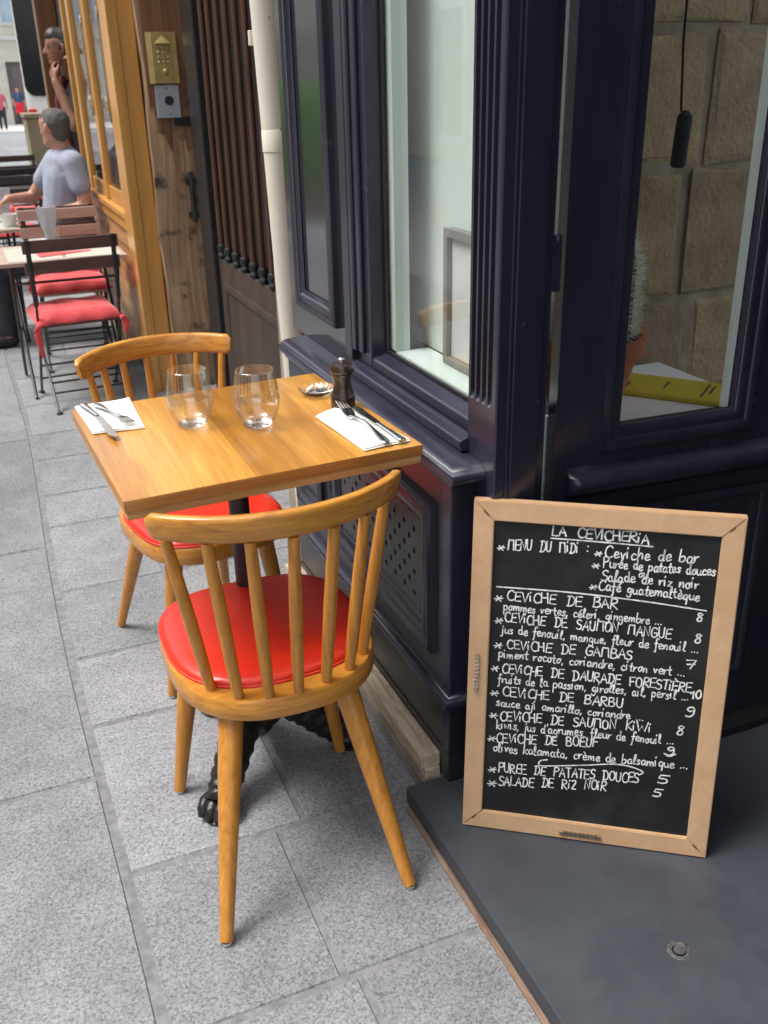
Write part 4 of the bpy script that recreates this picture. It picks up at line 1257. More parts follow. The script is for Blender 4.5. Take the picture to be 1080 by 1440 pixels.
g = MB()
g.lathe([(0.0, 0.0), (0.030, 0.0), (0.044, 0.010), (0.050, 0.019), (0.0478, 0.020), (0.041, 0.012), (0.029, 0.006), (0.0, 0.006)], (0, 0, 0), 96, lobes=(24, 0.022))
ash = single('glass_ashtray', g, GLASS, 'round scalloped glass ashtray with stubs behind the pepper mill', 'ashtray', angle=60)
ash.location = (0.664, 2.018, TZ)
ash.scale = (0.86, 0.86, 0.86)
g = MB(); g.lathe([(0.0, 0.0064), (0.026, 0.0064), (0.020, 0.0085), (0, 0.009)], (0, 0, 0), 14)
g.build('ash_layer', ASH, ash)
for k, (dx, dy, an) in enumerate(((-0.014, 0.01, 40), (0.008, -0.006, -30), (0.012, 0.016, 110))):
    d = Vector((math.cos(R(an)), math.sin(R(an)), 0.12))
    c = Vector((0.664 + dx, 2.018 + dy, TZ + 0.0135))
    g = MB(); g.tube([c - d * 0.012, c + d * 0.012], 0.0038, seg=10)
    single('cigarette_stub', g, (NAPKIN, ASH, NAPKIN)[k], ('short white cigarette stub lying across the left of the glass ashtray', 'dark burnt stub lying across the front of the glass ashtray', 'white cigarette stub lying at the back of the glass ashtray')[k], 'cigarette stub', 'stubs in the ashtray')

def napkin(c, label, curl):
    """folded paper napkin: two thin layers with soft edges"""
    bmn = MB()
    for layer, (z, ins) in enumerate(((0.0008, 0.0), (0.0030, 0.03))):
        nx, ny = 10, 10
        cx = sum(p[0] for p in c) / 4; cy = sum(p[1] for p in c) / 4
        q = [(p[0] + (cx - p[0]) * ins, p[1] + (cy - p[1]) * ins) for p in c]
        def P(u, v, up):
            a = Vector((*q[0], 0)).lerp(Vector((*q[1], 0)), u); b = Vector((*q[3], 0)).lerp(Vector((*q[2], 0)), u)
            r_ = a.lerp(b, v)
            e = max(0, abs(u - 0.5) * 2 - 0.75) + max(0, abs(v - 0.5) * 2 - 0.75)
            r_.z = TZ + z + up + curl * e * (0.6 if layer == 0 else 1.0) * (0.6 + 0.4 * math.sin(u * 7 + v * 5))
            return r_
        T = [[bmn.bm.verts.new(P(i / nx, j / ny, 0.0017)) for j in range(ny + 1)] for i in range(nx + 1)]
        Bt = [[bmn.bm.verts.new(P(i / nx, j / ny, 0.0)) for j in range(ny + 1)] for i in range(nx + 1)]
        for i in range(nx):
            for j in range(ny):
                bmn.bm.faces.new((T[i][j], T[i + 1][j], T[i + 1][j + 1], T[i][j + 1]))
                bmn.bm.faces.new((Bt[i][j], Bt[i][j + 1], Bt[i + 1][j + 1], Bt[i + 1][j]))
        rim = [(i, 0) for i in range(nx)] + [(nx, j) for j in range(ny)] + [(nx - i, ny) for i in range(nx)] + [(0, ny - j) for j in range(ny)]
        for (a, b), (a2, b2) in zip(rim, rim[1:] + rim[:1]):
            bmn.bm.faces.new((T[a][b], Bt[a][b], Bt[a2][b2], T[a2][b2]))
    return single('paper_napkin', bmn, NAPKIN, label, 'napkin', 'folded napkins on the bistro table', angle=30)
napkin([(0.1387, 2.1658), (0.2623, 2.1759), (0.2589, 1.9551), (0.1540, 1.9644)], 'folded white paper napkin on the table corner by the kerb, under a knife and fork', 0.006)
napkin([(0.6057, 1.8604), (0.6903, 1.9187), (0.7293, 1.6379), (0.6260, 1.6252)], 'folded white paper napkin on the table corner by the shopfront, under a knife and fork', 0.010)

def flat_strip(g, pts, widths, thick, z_off=None, seg=10):
    sp_ = spline([Vector(p) for p in pts], 6)
    n_ = len(sp_)
    ws = []
    for k in range(n_):
        f = k / (n_ - 1) * (len(widths) - 1)
        i = min(int(f), len(widths) - 2)
        ws.append(widths[i] + (widths[i + 1] - widths[i]) * (f - i))
    secs = []
    for k, p in enumerate(sp_):
        a = sp_[max(k - 1, 0)]; b = sp_[min(k + 1, n_ - 1)]
        tdir = (b - a).normalized()
        side = Vector((0, 0, 1)).cross(tdir).normalized()
        up = tdir.cross(side)
        th = thick if not hasattr(thick, '__len__') else thick[0] + (thick[1] - thick[0]) * k / (n_ - 1)
        secs.append([p + side * math.cos(2 * PI * q / seg) * ws[k] / 2 + up * math.sin(2 * PI * q / seg) * th / 2 for q in range(seg)])
    g.loft(secs)
NZ = TZ + 0.0085
def fork(tip, head, neck, end, label):
    t = thing('fork', label, 'fork', (end[0], end[1], NZ), 'cutlery on the bistro table')
    tip, head, neck, end = (Vector((p[0], p[1], NZ + p[2])) for p in (tip, head, neck, end))
    g = MB()
    flat_strip(g, [head + (neck - head) * 0.1, neck, neck.lerp(end, 0.45), neck.lerp(end, 0.85), end], [0.012, 0.006, 0.0065, 0.012, 0.019, 0.020, 0.010], (0.0030, 0.0042))
    g.build('handle', STEEL, t, angle=60)
    d = (tip - head); side = Vector((0, 0, 1)).cross(d.normalized()).normalized()
    g = MB()
    mid = head + d * 0.28
    flat_strip(g, [head - d * 0.14, head - d * 0.05, head + d * 0.1, mid], [0.010, 0.020, 0.0245, 0.0245], (0.0028, 0.0026))
    for q in (-1.5, -0.5, 0.5, 1.5):
        a = mid - d * 0.04 + side * q * 0.0062
        b = tip + side * q * 0.0058
        m_ = a.lerp(b, 0.5) + Vector((0, 0, -0.0022))
        g.tube(spline([a, m_, b], 5), [0.0021] * 9 + [0.0016, 0.0009], seg=8)
    g.build('fork_head', STEEL, t, angle=60)
def knife(end, mid, tip, label, bladew=0.017):
    t = thing('table_knife', label, 'knife', (end[0], end[1], NZ), 'cutlery on the bistro table')
    end, mid, tip = (Vector((p[0], p[1], NZ + p[2])) for p in (end, mid, tip))
    g = MB(); flat_strip(g, [end, end.lerp(mid, 0.08), end.lerp(mid, 0.5), mid], [0.012, 0.019, 0.0175, 0.0145, 0.0125, 0.011], (0.007, 0.006))
    g.build('handle', STEEL, t, angle=60)
    d = tip - mid; side = Vector((0, 0, 1)).cross(d.normalized()).normalized()
    g = MB()
    sh = [(0, -0.004), (0.02, -0.0075), (0.75, -0.009), (0.92, -0.007), (1.0, 0.002), (0.97, 0.0085), (0.5, 0.0085), (0.02, 0.0065)]
    A = [mid + d * f + side * w for f, w in sh]
    g.loft([[p + Vector((0, 0, -0.0009)) for p in A], [p + Vector((0, 0, 0.0009)) for p in A]])
    g.build('blade', STEEL, t, smooth=False)
fork((0.6768, 1.9390, 0.020), (0.6683, 1.8147, 0.004), (0.6743, 1.7470, 0.010), (0.6743, 1.6285, 0.002), 'steel fork on the shopfront side napkin, tines towards the pepper mill')
knife((0.7089, 1.6294, 0.002), (0.7005, 1.7385, 0.003), (0.6971, 1.8739, 0.002), 'steel knife on the shopfront side napkin, blade towards the pepper mill')
fork((0.2335, 1.9644, 0.008), (0.2217, 2.0202, 0.004), (0.2064, 2.0575, 0.006), (0.1827, 2.1446, 0.002), 'steel fork on the kerb side napkin, tines towards the viewer')
knife((0.1557, 2.1531, 0.002), (0.1760, 2.0515, 0.003), (0.1895, 1.9018, 0.002), 'steel knife on the kerb side napkin, blade overhanging its edge')

# ================================================================== CHALKBOARD
t = thing('chalkboard', 'pine framed chalkboard with a hand written menu leaning on the slate doorstep', 'chalkboard', (0.754, 1.434, 0.0505), local=True, rot=(R(-7.5), 0, R(-35.234)))
BW, BH = 0.5045, 0.735
g = MB()
fw = 0.041
def bar(pts):
    g.prism(pts, lambda u, v, h: (u, h, v), -0.012, 0.010)
e_ = 0.0003
bar([(0, 0), (BW, 0), (BW - fw, fw), (fw, fw)])
bar([(0, BH), (fw, BH - fw), (BW - fw, BH - fw), (BW, BH)])
bar([(0, e_ * 2), (fw - e_, fw + e_), (fw - e_, BH - fw - e_), (0, BH - e_ * 2)])
bar([(BW, e_ * 2), (BW, BH - e_ * 2), (BW - fw + e_, BH - fw - e_), (BW - fw + e_, fw + e_)])
bmesh.ops.bevel(g.bm, geom=[e for e in g.bm.edges if all(abs(v.co.y + 0.012) < 1e-6 for v in e.verts)], offset=0.002, segments=2, affect='EDGES')
g.build('wooden_frame', PINE, t, smooth=False)
g = MB(); g.box(fw - 0.006, BW - fw + 0.006, -0.004, 0.004, fw - 0.006, BH - fw + 0.006)
g.build('slate_panel', CHALKBOARD, t, smooth=False)
g = MB()
for k in range(9):
    g.tube([(0.0135 + 0.0, -0.0135, 0.331 + k * 0.0085), (0.0235, -0.0135, 0.334 + k * 0.0085)], 0.0028, seg=8)
g.box(0.0145, 0.0225, -0.0142, -0.0121, 0.326, 0.408, bev=0.0008)
for zz in (0.328, 0.404):
    g.lathe([(0.005, 0), (0.004, 0.003), (0, 0.0035)], (0, 0, 0), 12, M=Matrix.Translation((0.0185, -0.0142, zz)) @ Matrix.Rotation(R(90), 4, 'X'))
g.build('hanger', ZINC, t)
g = MB()
for k in range(9):
    g.tube([(0.212 + k * 0.0085, -0.0135, 0.0105), (0.215 + k * 0.0085, -0.0135, 0.0205)], 0.0028, seg=8)
g.box(0.209, 0.290, -0.0142, -0.0121, 0.0115, 0.0195, bev=0.0008)
for uu in (0.211, 0.288):
    g.lathe([(0.005, 0), (0.004, 0.003), (0, 0.0035)], (0, 0, 0), 12, M=Matrix.Translation((uu, -0.0142, 0.0155)) @ Matrix.Rotation(R(90), 4, 'X'))
g.build('hanger', ZINC, t)
g = MB()
for uu, vv, an in ((0.024, 0.024, 45), (BW - 0.024, 0.024, -45), (0.024, BH - 0.024, -45), (BW - 0.024, BH - 0.024, 45)):
    g.box(-0.006, 0.006, -0.0126, -0.0115, -0.0016, 0.0016, M=Matrix.Translation((uu, 0, vv)) @ Matrix.Rotation(R(an + 90), 4, 'Y'))
g.build('corner_staple', OCHREDARK, t, smooth=False)

g = MB(); g.tube([(BW / 2, 0.016, 0.62), (BW / 2, 0.155, 0.024)], 0.011, seg=4, squash=(1, 1.6))
g.build('prop_leg', PINE, t, smooth=False)
# a single-stroke handwriting alphabet: (advance, strokes); '!' marks a sharp corner
GL = {
 'A': (.62, ["0,0 .28,1! .56,0", ".08,.36 .5,.38"]), 'B': (.58, ["0,0 .03,1! .34,.98 .42,.78 .3,.58 .04,.52! .42,.48 .5,.2 .3,0 -.04,.02"]),
 'C': (.56, [".5,.84 .34,1 .1,.84 .0,.4 .14,.04 .36,0 .54,.12"]), 'D': (.62, [".08,.02 .1,.98", "-.04,.94 .24,1 .5,.74 .5,.3 .3,.02 -.02,.0"]),
 'E': (.52, [".46,1 .02,.98! .0,.02! .48,.02", ".02,.5 .4,.54"]), 'F': (.5, ["0,0 .02,.98! .5,1", ".02,.5 .36,.52"]),
 'G': (.62, [".5,.86 .34,1 .1,.84 .0,.4 .14,.04 .38,.02 .52,.2 .52,.46! .28,.44"]), 'H': (.6, ["0,0 .02,1", ".5,0 .48,1", ".02,.5 .5,.52"]),
 'I': (.2, ["0,0 .02,1"]), 'K': (.54, ["0,0 .02,1", ".46,.98 .04,.46! .5,0"]), 'L': (.48, [".02,1 .0,.02! .44,.04"]),
 'M': (.72, ["0,0 .03,1! .3,.94 .52,1! .6,0"]), 'N': (.62, ["0,0 .02,1! .44,.04! .5,1"]), 'O': (.6, [".26,1 .04,.8 .02,.2 .26,0 .48,.24 .48,.78 .26,1"]),
 'P': (.54, ["0,0 .03,1! .4,.96 .44,.64 .04,.46"]), 'R': (.58, ["0,0 .03,1! .4,.96 .42,.64 .05,.5! .5,0"]), 'S': (.5, [".44,.88 .24,1 .04,.8 .14,.56 .4,.44 .42,.14 .2,0 .0,.1"]),
 'T': (.56, [".25,0 .27,.98", "-.02,.96 .52,1"]), 'U': (.58, ["0,1 .02,.24 .2,0 .42,.14 .48,1"]), 'V': (.56, ["0,1 .22,.0! .5,1"]),
 'W': (1.05, ["0,1 .24,.0! .47,.62! .72,.0! .98,1"]), 'Z': (.5, [".02,.9 .36,.98 .4,.7 .02,.04! .46,.04"]),
 'i': (.24, ["0,.56 .02,.04", ".03,.86 .06,.96"]), 'a': (.46, [".34,.44 .16,.52 .02,.28 .1,.02 .28,.1 .35,.46! .34,.08 .44,.04"]), 'b': (.44, [".04,1 .0,.06! .2,.0 .36,.2 .3,.46 .06,.38"]),
 'c': (.38, [".3,.42 .16,.52 .02,.3 .1,.02 .34,.08"]), 'd': (.46, [".34,.42 .14,.5 .02,.26 .12,.02 .32,.14 .36,1! .36,.06 .44,.04"]), 'e': (.4, [".04,.24 .3,.32 .24,.52 .08,.46 .02,.2 .14,.0 .36,.1"]),
 'f': (.34, [".34,.9 .22,1 .14,.8 .1,-.3 .0,-.36", "-.02,.46 .28,.5"]), 'g': (.44, [".34,.42 .14,.5 .02,.26 .14,.06 .32,.2 .35,.46! .32,-.28 .1,-.38 .0,-.24"]), 'h': (.44, [".02,1 .0,0! .14,.46 .3,.48 .34,.04"]),
 'j': (.24, [".1,.5 .06,-.28 -.12,-.32", ".11,.72 .14,.8"]), 'k': (.42, [".02,1 .0,0", ".32,.5 .04,.22! .36,0"]), 'l': (.26, ["0,.1 .16,.7 .12,1 .04,.8 .05,.1 .2,.02"]),
 'm': (.66, [".0,.5 .0,0! .12,.46 .25,.44 .27,.02! .38,.46 .51,.44 .54,.04"]), 'n': (.44, [".0,.5 .0,0! .14,.46 .3,.46 .33,.04"]), 'o': (.42, [".18,.5 .02,.28 .12,.0 .3,.1 .32,.38 .18,.5 .4,.46"]),
 'p': (.44, [".02,.5 .0,-.42!", ".02,.38 .2,.52 .36,.34 .24,.04 .02,.1"]), 'q': (.46, [".34,.42 .14,.5 .02,.26 .14,.02 .32,.2 .36,.48! .33,-.4"]), 'r': (.34, [".0,.5 .01,0! .1,.4 .28,.5"]),
 's': (.34, [".28,.44 .14,.52 .04,.38 .24,.2 .18,.02 -.02,.06"]), 't': (.3, [".12,.86 .1,.1 .26,.02", "-.04,.52 .26,.56"]), 'u': (.44, ["0,.5 .02,.12 .18,.02 .32,.2 .34,.5! .34,.08 .42,.04"]),
 'v': (.38, ["0,.5 .12,.02! .26,.46 .34,.44"]), 'w': (.56, ["0,.5 .1,.04! .22,.42! .34,.04! .46,.5"]), 'z': (.4, [".02,.48 .3,.5! .0,.04! .34,.02"]), 'y': (.4, ["0,.5 .16,.1", ".34,.5 .1,-.38"]),
 '*': (.5, ["0,.25 .5,.4", ".1,.02 .42,.66", ".4,.0 .12,.64"]), ':': (.2, [".04,.16 .05,.22", ".06,.6 .07,.66"]), ',': (.22, [".08,.06 .02,-.14"]), '.': (.2, [".02,.02 .05,.05"]), "'": (.16, [".06,1 .03,.78"]),
 '5': (.46, [".44,1 .08,.96! .02,.56! .3,.54 .36,.2 .18,0 .0,.06"]), '7': (.5, ["0,.94 .48,1! .2,0", ".04,.46 .42,.54"]), '8': (.48, [".4,.86 .2,1 .08,.76 .34,.4 .3,.04 .1,.02 .06,.3 .4,.86"]),
 '9': (.48, [".38,.74 .2,.56 .06,.76 .2,1 .38,.9 .36,.3 .18,0 .0,.06"]), '1': (.3, ["0,.62 .2,1! .18,0"]), '0': (.46, [".2,1 .02,.6 .1,.06 .3,.06 .38,.5 .3,.96 .2,1"]),
}
for ch, base, acc in (('é', 'e', ".16,.66 .32,.86"), ('è', 'e', ".08,.86 .22,.66"), ('È', 'E', ".14,1.28 .3,1.1")):
    GL[ch] = (GL[base][0], GL[base][1] + [acc])
def parse(s):
    pts, sharp = [], []
    for q in s.split():
        sh = q.endswith('!')
        a, b = q.rstrip('!').split(',')
        pts.append((float(a), float(b))); sharp.append(sh)
    runs, cur = [], []
    for p, sh in zip(pts, sharp):
        cur.append(p)
        if sh:
            runs.append(cur); cur = [p]
    if len(cur) > 1:
        runs.append(cur)
    out = []
    for r_ in runs:
        v = spline([Vector((a, b, 0)) for a, b in r_], 4) if len(r_) > 2 else [Vector((a, b, 0)) for a, b in r_]
        out += v if not out else v[1:]
    return [(p.x, p.y) for p in out]
GP = {k: (w, [parse(s) for s in st]) for k, (w, st) in GL.items()}
def ribbon(g, pts, w, y_=-0.0048):
    pts = [Vector((a, b)) for a, b in pts]
    n_ = len(pts)
    L, Rg = [], []
    for k, p in enumerate(pts):
        a = pts[max(k - 1, 0)]; b = pts[min(k + 1, n_ - 1)]
        d = b - a
        d = d.normalized() if d.length > 1e-7 else Vector((1, 0))
        nn = Vector((-d.y, d.x))
        ww = w * (0.80 + 0.36 * rnd.random())
        L.append(p + nn * ww / 2); Rg.append(p - nn * ww / 2)
    dz = rnd.uniform(0, 0.00035)
    vl = [g.bm.verts.new((p.x, y_ - dz, p.y)) for p in L]
    vr = [g.bm.verts.new((p.x, y_ - dz, p.y)) for p in Rg]
    for k in range(n_ - 1):
        g.bm.faces.new((vl[k], vl[k + 1], vr[k + 1], vr[k]))
    for k, sgn in ((0, -1), (n_ - 1, 1)):
        c = pts[k]
        d = (pts[1] - pts[0]) if k == 0 else (pts[-1] - pts[-2])
        if d.length < 1e-7:
            continue
        d = d.normalized() * sgn
        nn = Vector((-d.y, d.x))
        fan = [c + (nn * math.cos(PI * q / 4) + d * math.sin(PI * q / 4)) * w / 2 for q in range(5)]
        g.bm.faces.new([g.bm.verts.new((p.x, y_ - dz, p.y)) for p in fan])
def write(g, text, u0, v0, u1, v1, h, w=None):   # baseline from (u0, v0) to (u1, v1), capital height h
    h = h * (0.90 if text[:2].isupper() or text in '*0123456789' else 0.98)
    w = w or 0.0030
    adv = 0
    spans = []
    for ch in text:
        spans.append(adv)
        adv += (0.80 if text.isupper() or text[:3].isupper() or text[:2].isupper() else 0.46) if ch == ' ' else GP[ch][0] + 0.06
    adv -= 0.06
    sx = (u1 - u0) / adv
    for ch, x in zip(text, spans):
        if ch == ' ':
            continue
        f = x / adv
        jy = rnd.uniform(-0.07, 0.07) * h
        sl_ = rnd.uniform(-0.06, 0.09)
        sc_ = rnd.uniform(0.94, 1.06)
        for st in GP[ch][1]:
            pts = [(u0 + (x + a * sc_) * sx + b * h * sl_, v0 + (v1 - v0) * f + jy + b * h * sc_) for a, b in st]
            ribbon(g, pts, w)
TITLE = [("LA CEVICHERiA", 0.1530, 0.6709, 0.3360, 0.6685, 0.0217)]
MENU = [("*", 0.0485, 0.6330, 0.0625, 0.6327, 0.0164), ("MENU DU MiDi :", 0.0694, 0.6347, 0.2240, 0.6404, 0.0237),
    ("*", 0.2352, 0.6355, 0.2486, 0.6352, 0.0146), ("Ceviche de bar", 0.2554, 0.6343, 0.4285, 0.6377, 0.0246),
    ("*", 0.2328, 0.6119, 0.2463, 0.6116, 0.0147), ("Purée de patates douces", 0.2542, 0.6138, 0.4604, 0.6148, 0.0219),
    ("ou", 0.3208, 0.5992, 0.3395, 0.5980, 0.0189), ("Salade de riz noir", 0.2521, 0.5871, 0.4336, 0.5863, 0.0221),
    ("*", 0.2306, 0.5658, 0.2442, 0.5655, 0.0149), ("Café guatemaltèque", 0.2482, 0.5659, 0.4374, 0.5619, 0.0222)]
DISHES = [("*", 0.0474, 0.5256, 0.0630, 0.5255, 0.0185), ("CEViCHE DE BAR", 0.0729, 0.5280, 0.2876, 0.5294, 0.0229),
    ("pommes vertes, céleri, gingembre ...", 0.0667, 0.5059, 0.3743, 0.5051, 0.0201),
    ("*", 0.0494, 0.4762, 0.0652, 0.4763, 0.0187), ("CEViCHE DE SAUMON MANGUE", 0.0707, 0.4815, 0.3927, 0.4785, 0.0233),
    ("jus de fenouil, mangue, fleur de fenouil ...", 0.0647, 0.4559, 0.4469, 0.4541, 0.0204),
    ("*", 0.0502, 0.4228, 0.0661, 0.4230, 0.0190), ("CEViCHE DE GAMBAS", 0.0777, 0.4226, 0.3230, 0.4265, 0.0221),
    ("piment rocoto, coriandre, citron vert ...", 0.0612, 0.4018, 0.4268, 0.4013, 0.0207),
    ("*", 0.0466, 0.3696, 0.0626, 0.3699, 0.0194), ("CEViCHE DE DAURADE FORESTiÈRE", 0.0699, 0.3691, 0.4407, 0.3689, 0.0225),
    ("fruits de la passion, girolles, ail, persil ...", 0.0622, 0.3456, 0.4385, 0.3499, 0.0211),
    ("*", 0.0474, 0.3128, 0.0650, 0.3134, 0.0197), ("CEViCHE DE BARBU", 0.0737, 0.3161, 0.3151, 0.3186, 0.0229),
    ("sauce aji amarillo, coriandre ...", 0.0615, 0.2916, 0.3574, 0.2952, 0.0198),
    ("*", 0.0480, 0.2617, 0.0643, 0.2621, 0.0200), ("CEViCHE DE SAUMON KiWi", 0.0703, 0.2596, 0.3733, 0.2715, 0.0233),
    ("kiwis, jus d'agrumes, fleur de fenouil ...", 0.0638, 0.2387, 0.4196, 0.2487, 0.0218),
    ("*", 0.0456, 0.2077, 0.0621, 0.2082, 0.0203), ("CEViCHE DE BOEUF", 0.0651, 0.2070, 0.2716, 0.2235, 0.0236),
    ("olives kalamata, crème de balsamique ...", 0.0586, 0.1840, 0.4520, 0.1978, 0.0221),
    ("*", 0.0500, 0.1348, 0.0667, 0.1355, 0.0208), ("PUREE DE PATATES DOUCES", 0.0726, 0.1363, 0.3582, 0.1526, 0.0241),
    ("*", 0.0499, 0.1000, 0.0681, 0.1010, 0.0210), ("SALADE DE RiZ NOiR", 0.0740, 0.1054, 0.2960, 0.1248, 0.0243)]
PRICES = [("8", 0.4352, 0.5189, 0.4483, 0.5187, 0.0192), ("8", 0.4357, 0.4740, 0.4502, 0.4741, 0.0209), ("7", 0.4264, 0.4198, 0.4437, 0.4202, 0.0198),
    ("10", 0.4406, 0.3564, 0.4608, 0.3558, 0.0171), ("9", 0.4352, 0.3148, 0.4529, 0.3139, 0.0220), ("8", 0.4214, 0.2731, 0.4364, 0.2735, 0.0223),
    ("9", 0.4066, 0.2241, 0.4232, 0.2248, 0.0195), ("5", 0.3958, 0.1582, 0.4169, 0.1580, 0.0199), ("5", 0.3887, 0.1269, 0.4071, 0.1264, 0.0201)]
for nm, lines, w in (('title_lettering', TITLE, 0.0029), ('set_menu_lettering', MENU, 0.0025), ('dish_lettering', DISHES, 0.00245)):
    g = MB()
    for L in lines:
        write(g, *L, w=w if not L[0][0].isupper() else w * 1.12)
    g.build(nm, CHALK, t, smooth=False)
for L in PRICES:
    g = MB(); write(g, *L, w=0.0030); g.build('price_lettering', CHALK, t, smooth=False)
for pts in ([(0.1506, 0.6649), (0.2398, 0.6649), (0.3417, 0.6633)], [(0.0504, 0.5549), (0.1929, 0.5562), (0.3289, 0.5513), (0.4511, 0.5426)],
            [(0.1716, 0.1795), (0.1586, 0.176), (0.1547, 0.1669), (0.1666, 0.1644), (0.246, 0.1774), (0.3055, 0.1884), (0.3412, 0.1868), (0.3645, 0.1786), (0.3581, 0.171)],
            [(0.4022, 0.2268), (0.4124, 0.2216), (0.4242, 0.2282)]):
    g = MB(); ribbon(g, [(p.x, p.y) for p in spline([Vector((a, b, 0)) for a, b in pts], 8)], 0.0028, -0.0045)
    g.build('ruled_line', CHALK, t, smooth=False)

# ================================================================== FOLDING BISTRO FURNITURE
def make_folding_chair(label, slat, cushion=True):
    """local: faces +Y, rear uprights at y = -0.2"""
    t = thing('folding_chair', label, 'chair', (0, 0, 0), 'folding slatted chairs of the restaurant terrace', local=True)
    W = 0.20
    for sx in (-1, 1):
        g = MB()
        flat = [(sx * W, -0.24, 0.865), (sx * W, -0.225, 0.70), (sx * W, -0.20, 0.55)]
        g.tube(flat, [0.012, 0.012, 0.011], seg=8, squash=(0.5, 1.0), up=(0, 1, 0))
        g.tube([(sx * W, -0.20, 0.55), (sx * W, -0.13, 0.40), (sx * W, 0.20, 0.012), (sx * W, 0.225, 0.006)], 0.0068, seg=8)
        g.lathe([(0, 0), (0.016, 0.0), (0.016, 0.009), (0.007, 0.013)], (sx * W, 0.222, 0), 12)
        for zz in (0.845, 0.82, 0.745, 0.72):
            g.lathe([(0.005, 0), (0.004, 0.003), (0, 0.0035)], (0, 0, 0), 8, M=Matrix.Translation((sx * W, -0.246 + (0.865 - zz) * 0.1, zz)) @ Matrix.Rotation(R(90), 4, 'X'))
        g.build('back_upright', BLACKMETAL, t)
        g = MB()
        g.tube([(sx * (W - 0.022), 0.18, 0.44), (sx * (W - 0.022), 0.02, 0.25), (sx * (W - 0.022), -0.20, 0.012), (sx * (W - 0.022), -0.225, 0.006)], 0.0068, seg=8)
        g.lathe([(0, 0), (0.016, 0.0), (0.016, 0.009), (0.007, 0.013)], (sx * (W - 0.022), -0.222, 0), 12)
        g.build('leg', BLACKMETAL, t)
    g = MB()
    for yy, zz in ((0.12, 0.105), (0.05, 0.19)):
        g = MB(); g.tube([(-W, yy, zz), (W, yy, zz)], 0.0055, seg=8); g.build('stretcher', BLACKMETAL, t)
    for yy, zz in ((-0.13, 0.085), (-0.09, 0.13), (0.14, 0.39)):
        g = MB(); g.tube([(-W + 0.022, yy, zz), (W - 0.022, yy, zz)], 0.0055, seg=8); g.build('stretcher', BLACKMETAL, t)
    for zz, yy in ((0.832, -0.228), (0.732, -0.219)):
        g = MB(); g.box(-W - 0.025, W + 0.025, yy - 0.009, yy + 0.009, zz - 0.03, zz + 0.03, bev=0.004)
        g.build('back_slat', slat, t, smooth=False)
    for k in range(6):
        yy = -0.15 + k * 0.065
        g = MB(); g.box(-W + 0.002, W - 0.002, yy - 0.026, yy + 0.026, 0.432, 0.448, bev=0.003)
        g.build('seat_slat', slat, t, smooth=False)
    if cushion:
        g = MB()
        n_, m_ = 14, 14
        def P(i, j, top):
            u, v = -1 + 2 * i / n_, -1 + 2 * j / m_
            e = (1 - abs(u) ** 6) * (1 - abs(v) ** 6)
            e = max(e, 0) ** 0.5
            z = 0.4485 + (0.012 + 0.046 * e) * (1 if top else 0.06)
            if top:
                for a, b in ((-0.4, -0.4), (0.4, -0.4), (-0.4, 0.4), (0.4, 0.4)):
                    z -= 0.020 * math.exp(-((u - a) ** 2 + (v - b) ** 2) / 0.02)
                z += 0.004 * math.sin(7 * u + 3 * v) * e
            wob = 0.010 * math.sin(9 * u) * (1 if abs(v) > 0.9 else 0)
            return (u * 0.212, v * 0.205 + 0.01 + wob, z)
        T = [[g.bm.verts.new(P(i, j, True)) for j in range(m_ + 1)] for i in range(n_ + 1)]
        Bt = [[g.bm.verts.new(P(i, j, False)) for j in range(m_ + 1)] for i in range(n_ + 1)]
        for i in range(n_):
            for j in range(m_):
                g.bm.faces.new((T[i][j], T[i + 1][j], T[i + 1][j + 1], T[i][j + 1]))
                g.bm.faces.new((Bt[i][j], Bt[i][j + 1], Bt[i + 1][j + 1], Bt[i + 1][j]))
        rim = [(i, 0) for i in range(n_)] + [(n_, j) for j in range(m_)] + [(n_ - i, m_) for i in range(n_)] + [(0, m_ - j) for j in range(m_)]
        for (a, b), (a2, b2) in zip(rim, rim[1:] + rim[:1]):
            g.bm.faces.new((T[a][b], Bt[a][b], Bt[a2][b2], T[a2][b2]))
        cu = g.build('cushion', CUSHION, t, angle=80)
        for sx in (-1, 1):
            g = MB()
            kx = sx * 0.205
            g.lathe([(0, -0.014), (0.012, -0.01), (0.016, 0), (0.012, 0.01), (0, 0.014)], (kx, -0.205, 0.45), 10)
            g.tube([(kx, -0.208, 0.45), (kx + sx * 0.014, -0.218, 0.41), (kx + sx * 0.004, -0.216, 0.30 if sx < 0 else 0.37)], [0.012, 0.017, 0.008], seg=8, squash=(0.35, 1))
            g.tube([(kx, -0.208, 0.45), (kx + sx * 0.022, -0.215, 0.435), (kx + sx * 0.026, -0.215, 0.41), (kx + sx * 0.006, -0.212, 0.44)], 0.006, seg=8)
            g.build('tie', CUSHION, cu, angle=80)
    return t
fc = make_folding_chair('brown slatted folding chair with red tied cushion, nearest of the terrace, back to the camera', SLATBROWN)
fc.location = (0.402, 5.16, 0)
fc.rotation_euler = (0, 0, R(4))
SLATSET = {'pale': SLATPALE, 'dark': SLATDARK, 'brown': SLATBROWN}
def chair_copy(x, y_, rz, slat, label):
    c = copy_tree(fc)
    c.location = (x, y_, 0); c.rotation_euler = (0, 0, R(rz)); c['label'] = label
    if slat != 'brown':
        for ch in c.children:
            if ch.name.startswith(('back_slat', 'seat_slat')):
                ch.data = ch.data.copy(); ch.data.materials[0] = SLATSET[slat]
    return c
chair_copy(0.475, 5.97, 180, 'pale', 'pale slatted folding chair with red cushion tucked under the nearest terrace table, facing the camera')
chair_copy(0.50, 6.55, -4, 'brown', 'brown slatted folding chair on which the man in the grey t-shirt sits')
chair_copy(0.30, 8.5, 176, 'dark', 'dark folding chair with red cushion just beyond the seated man, facing the camera')
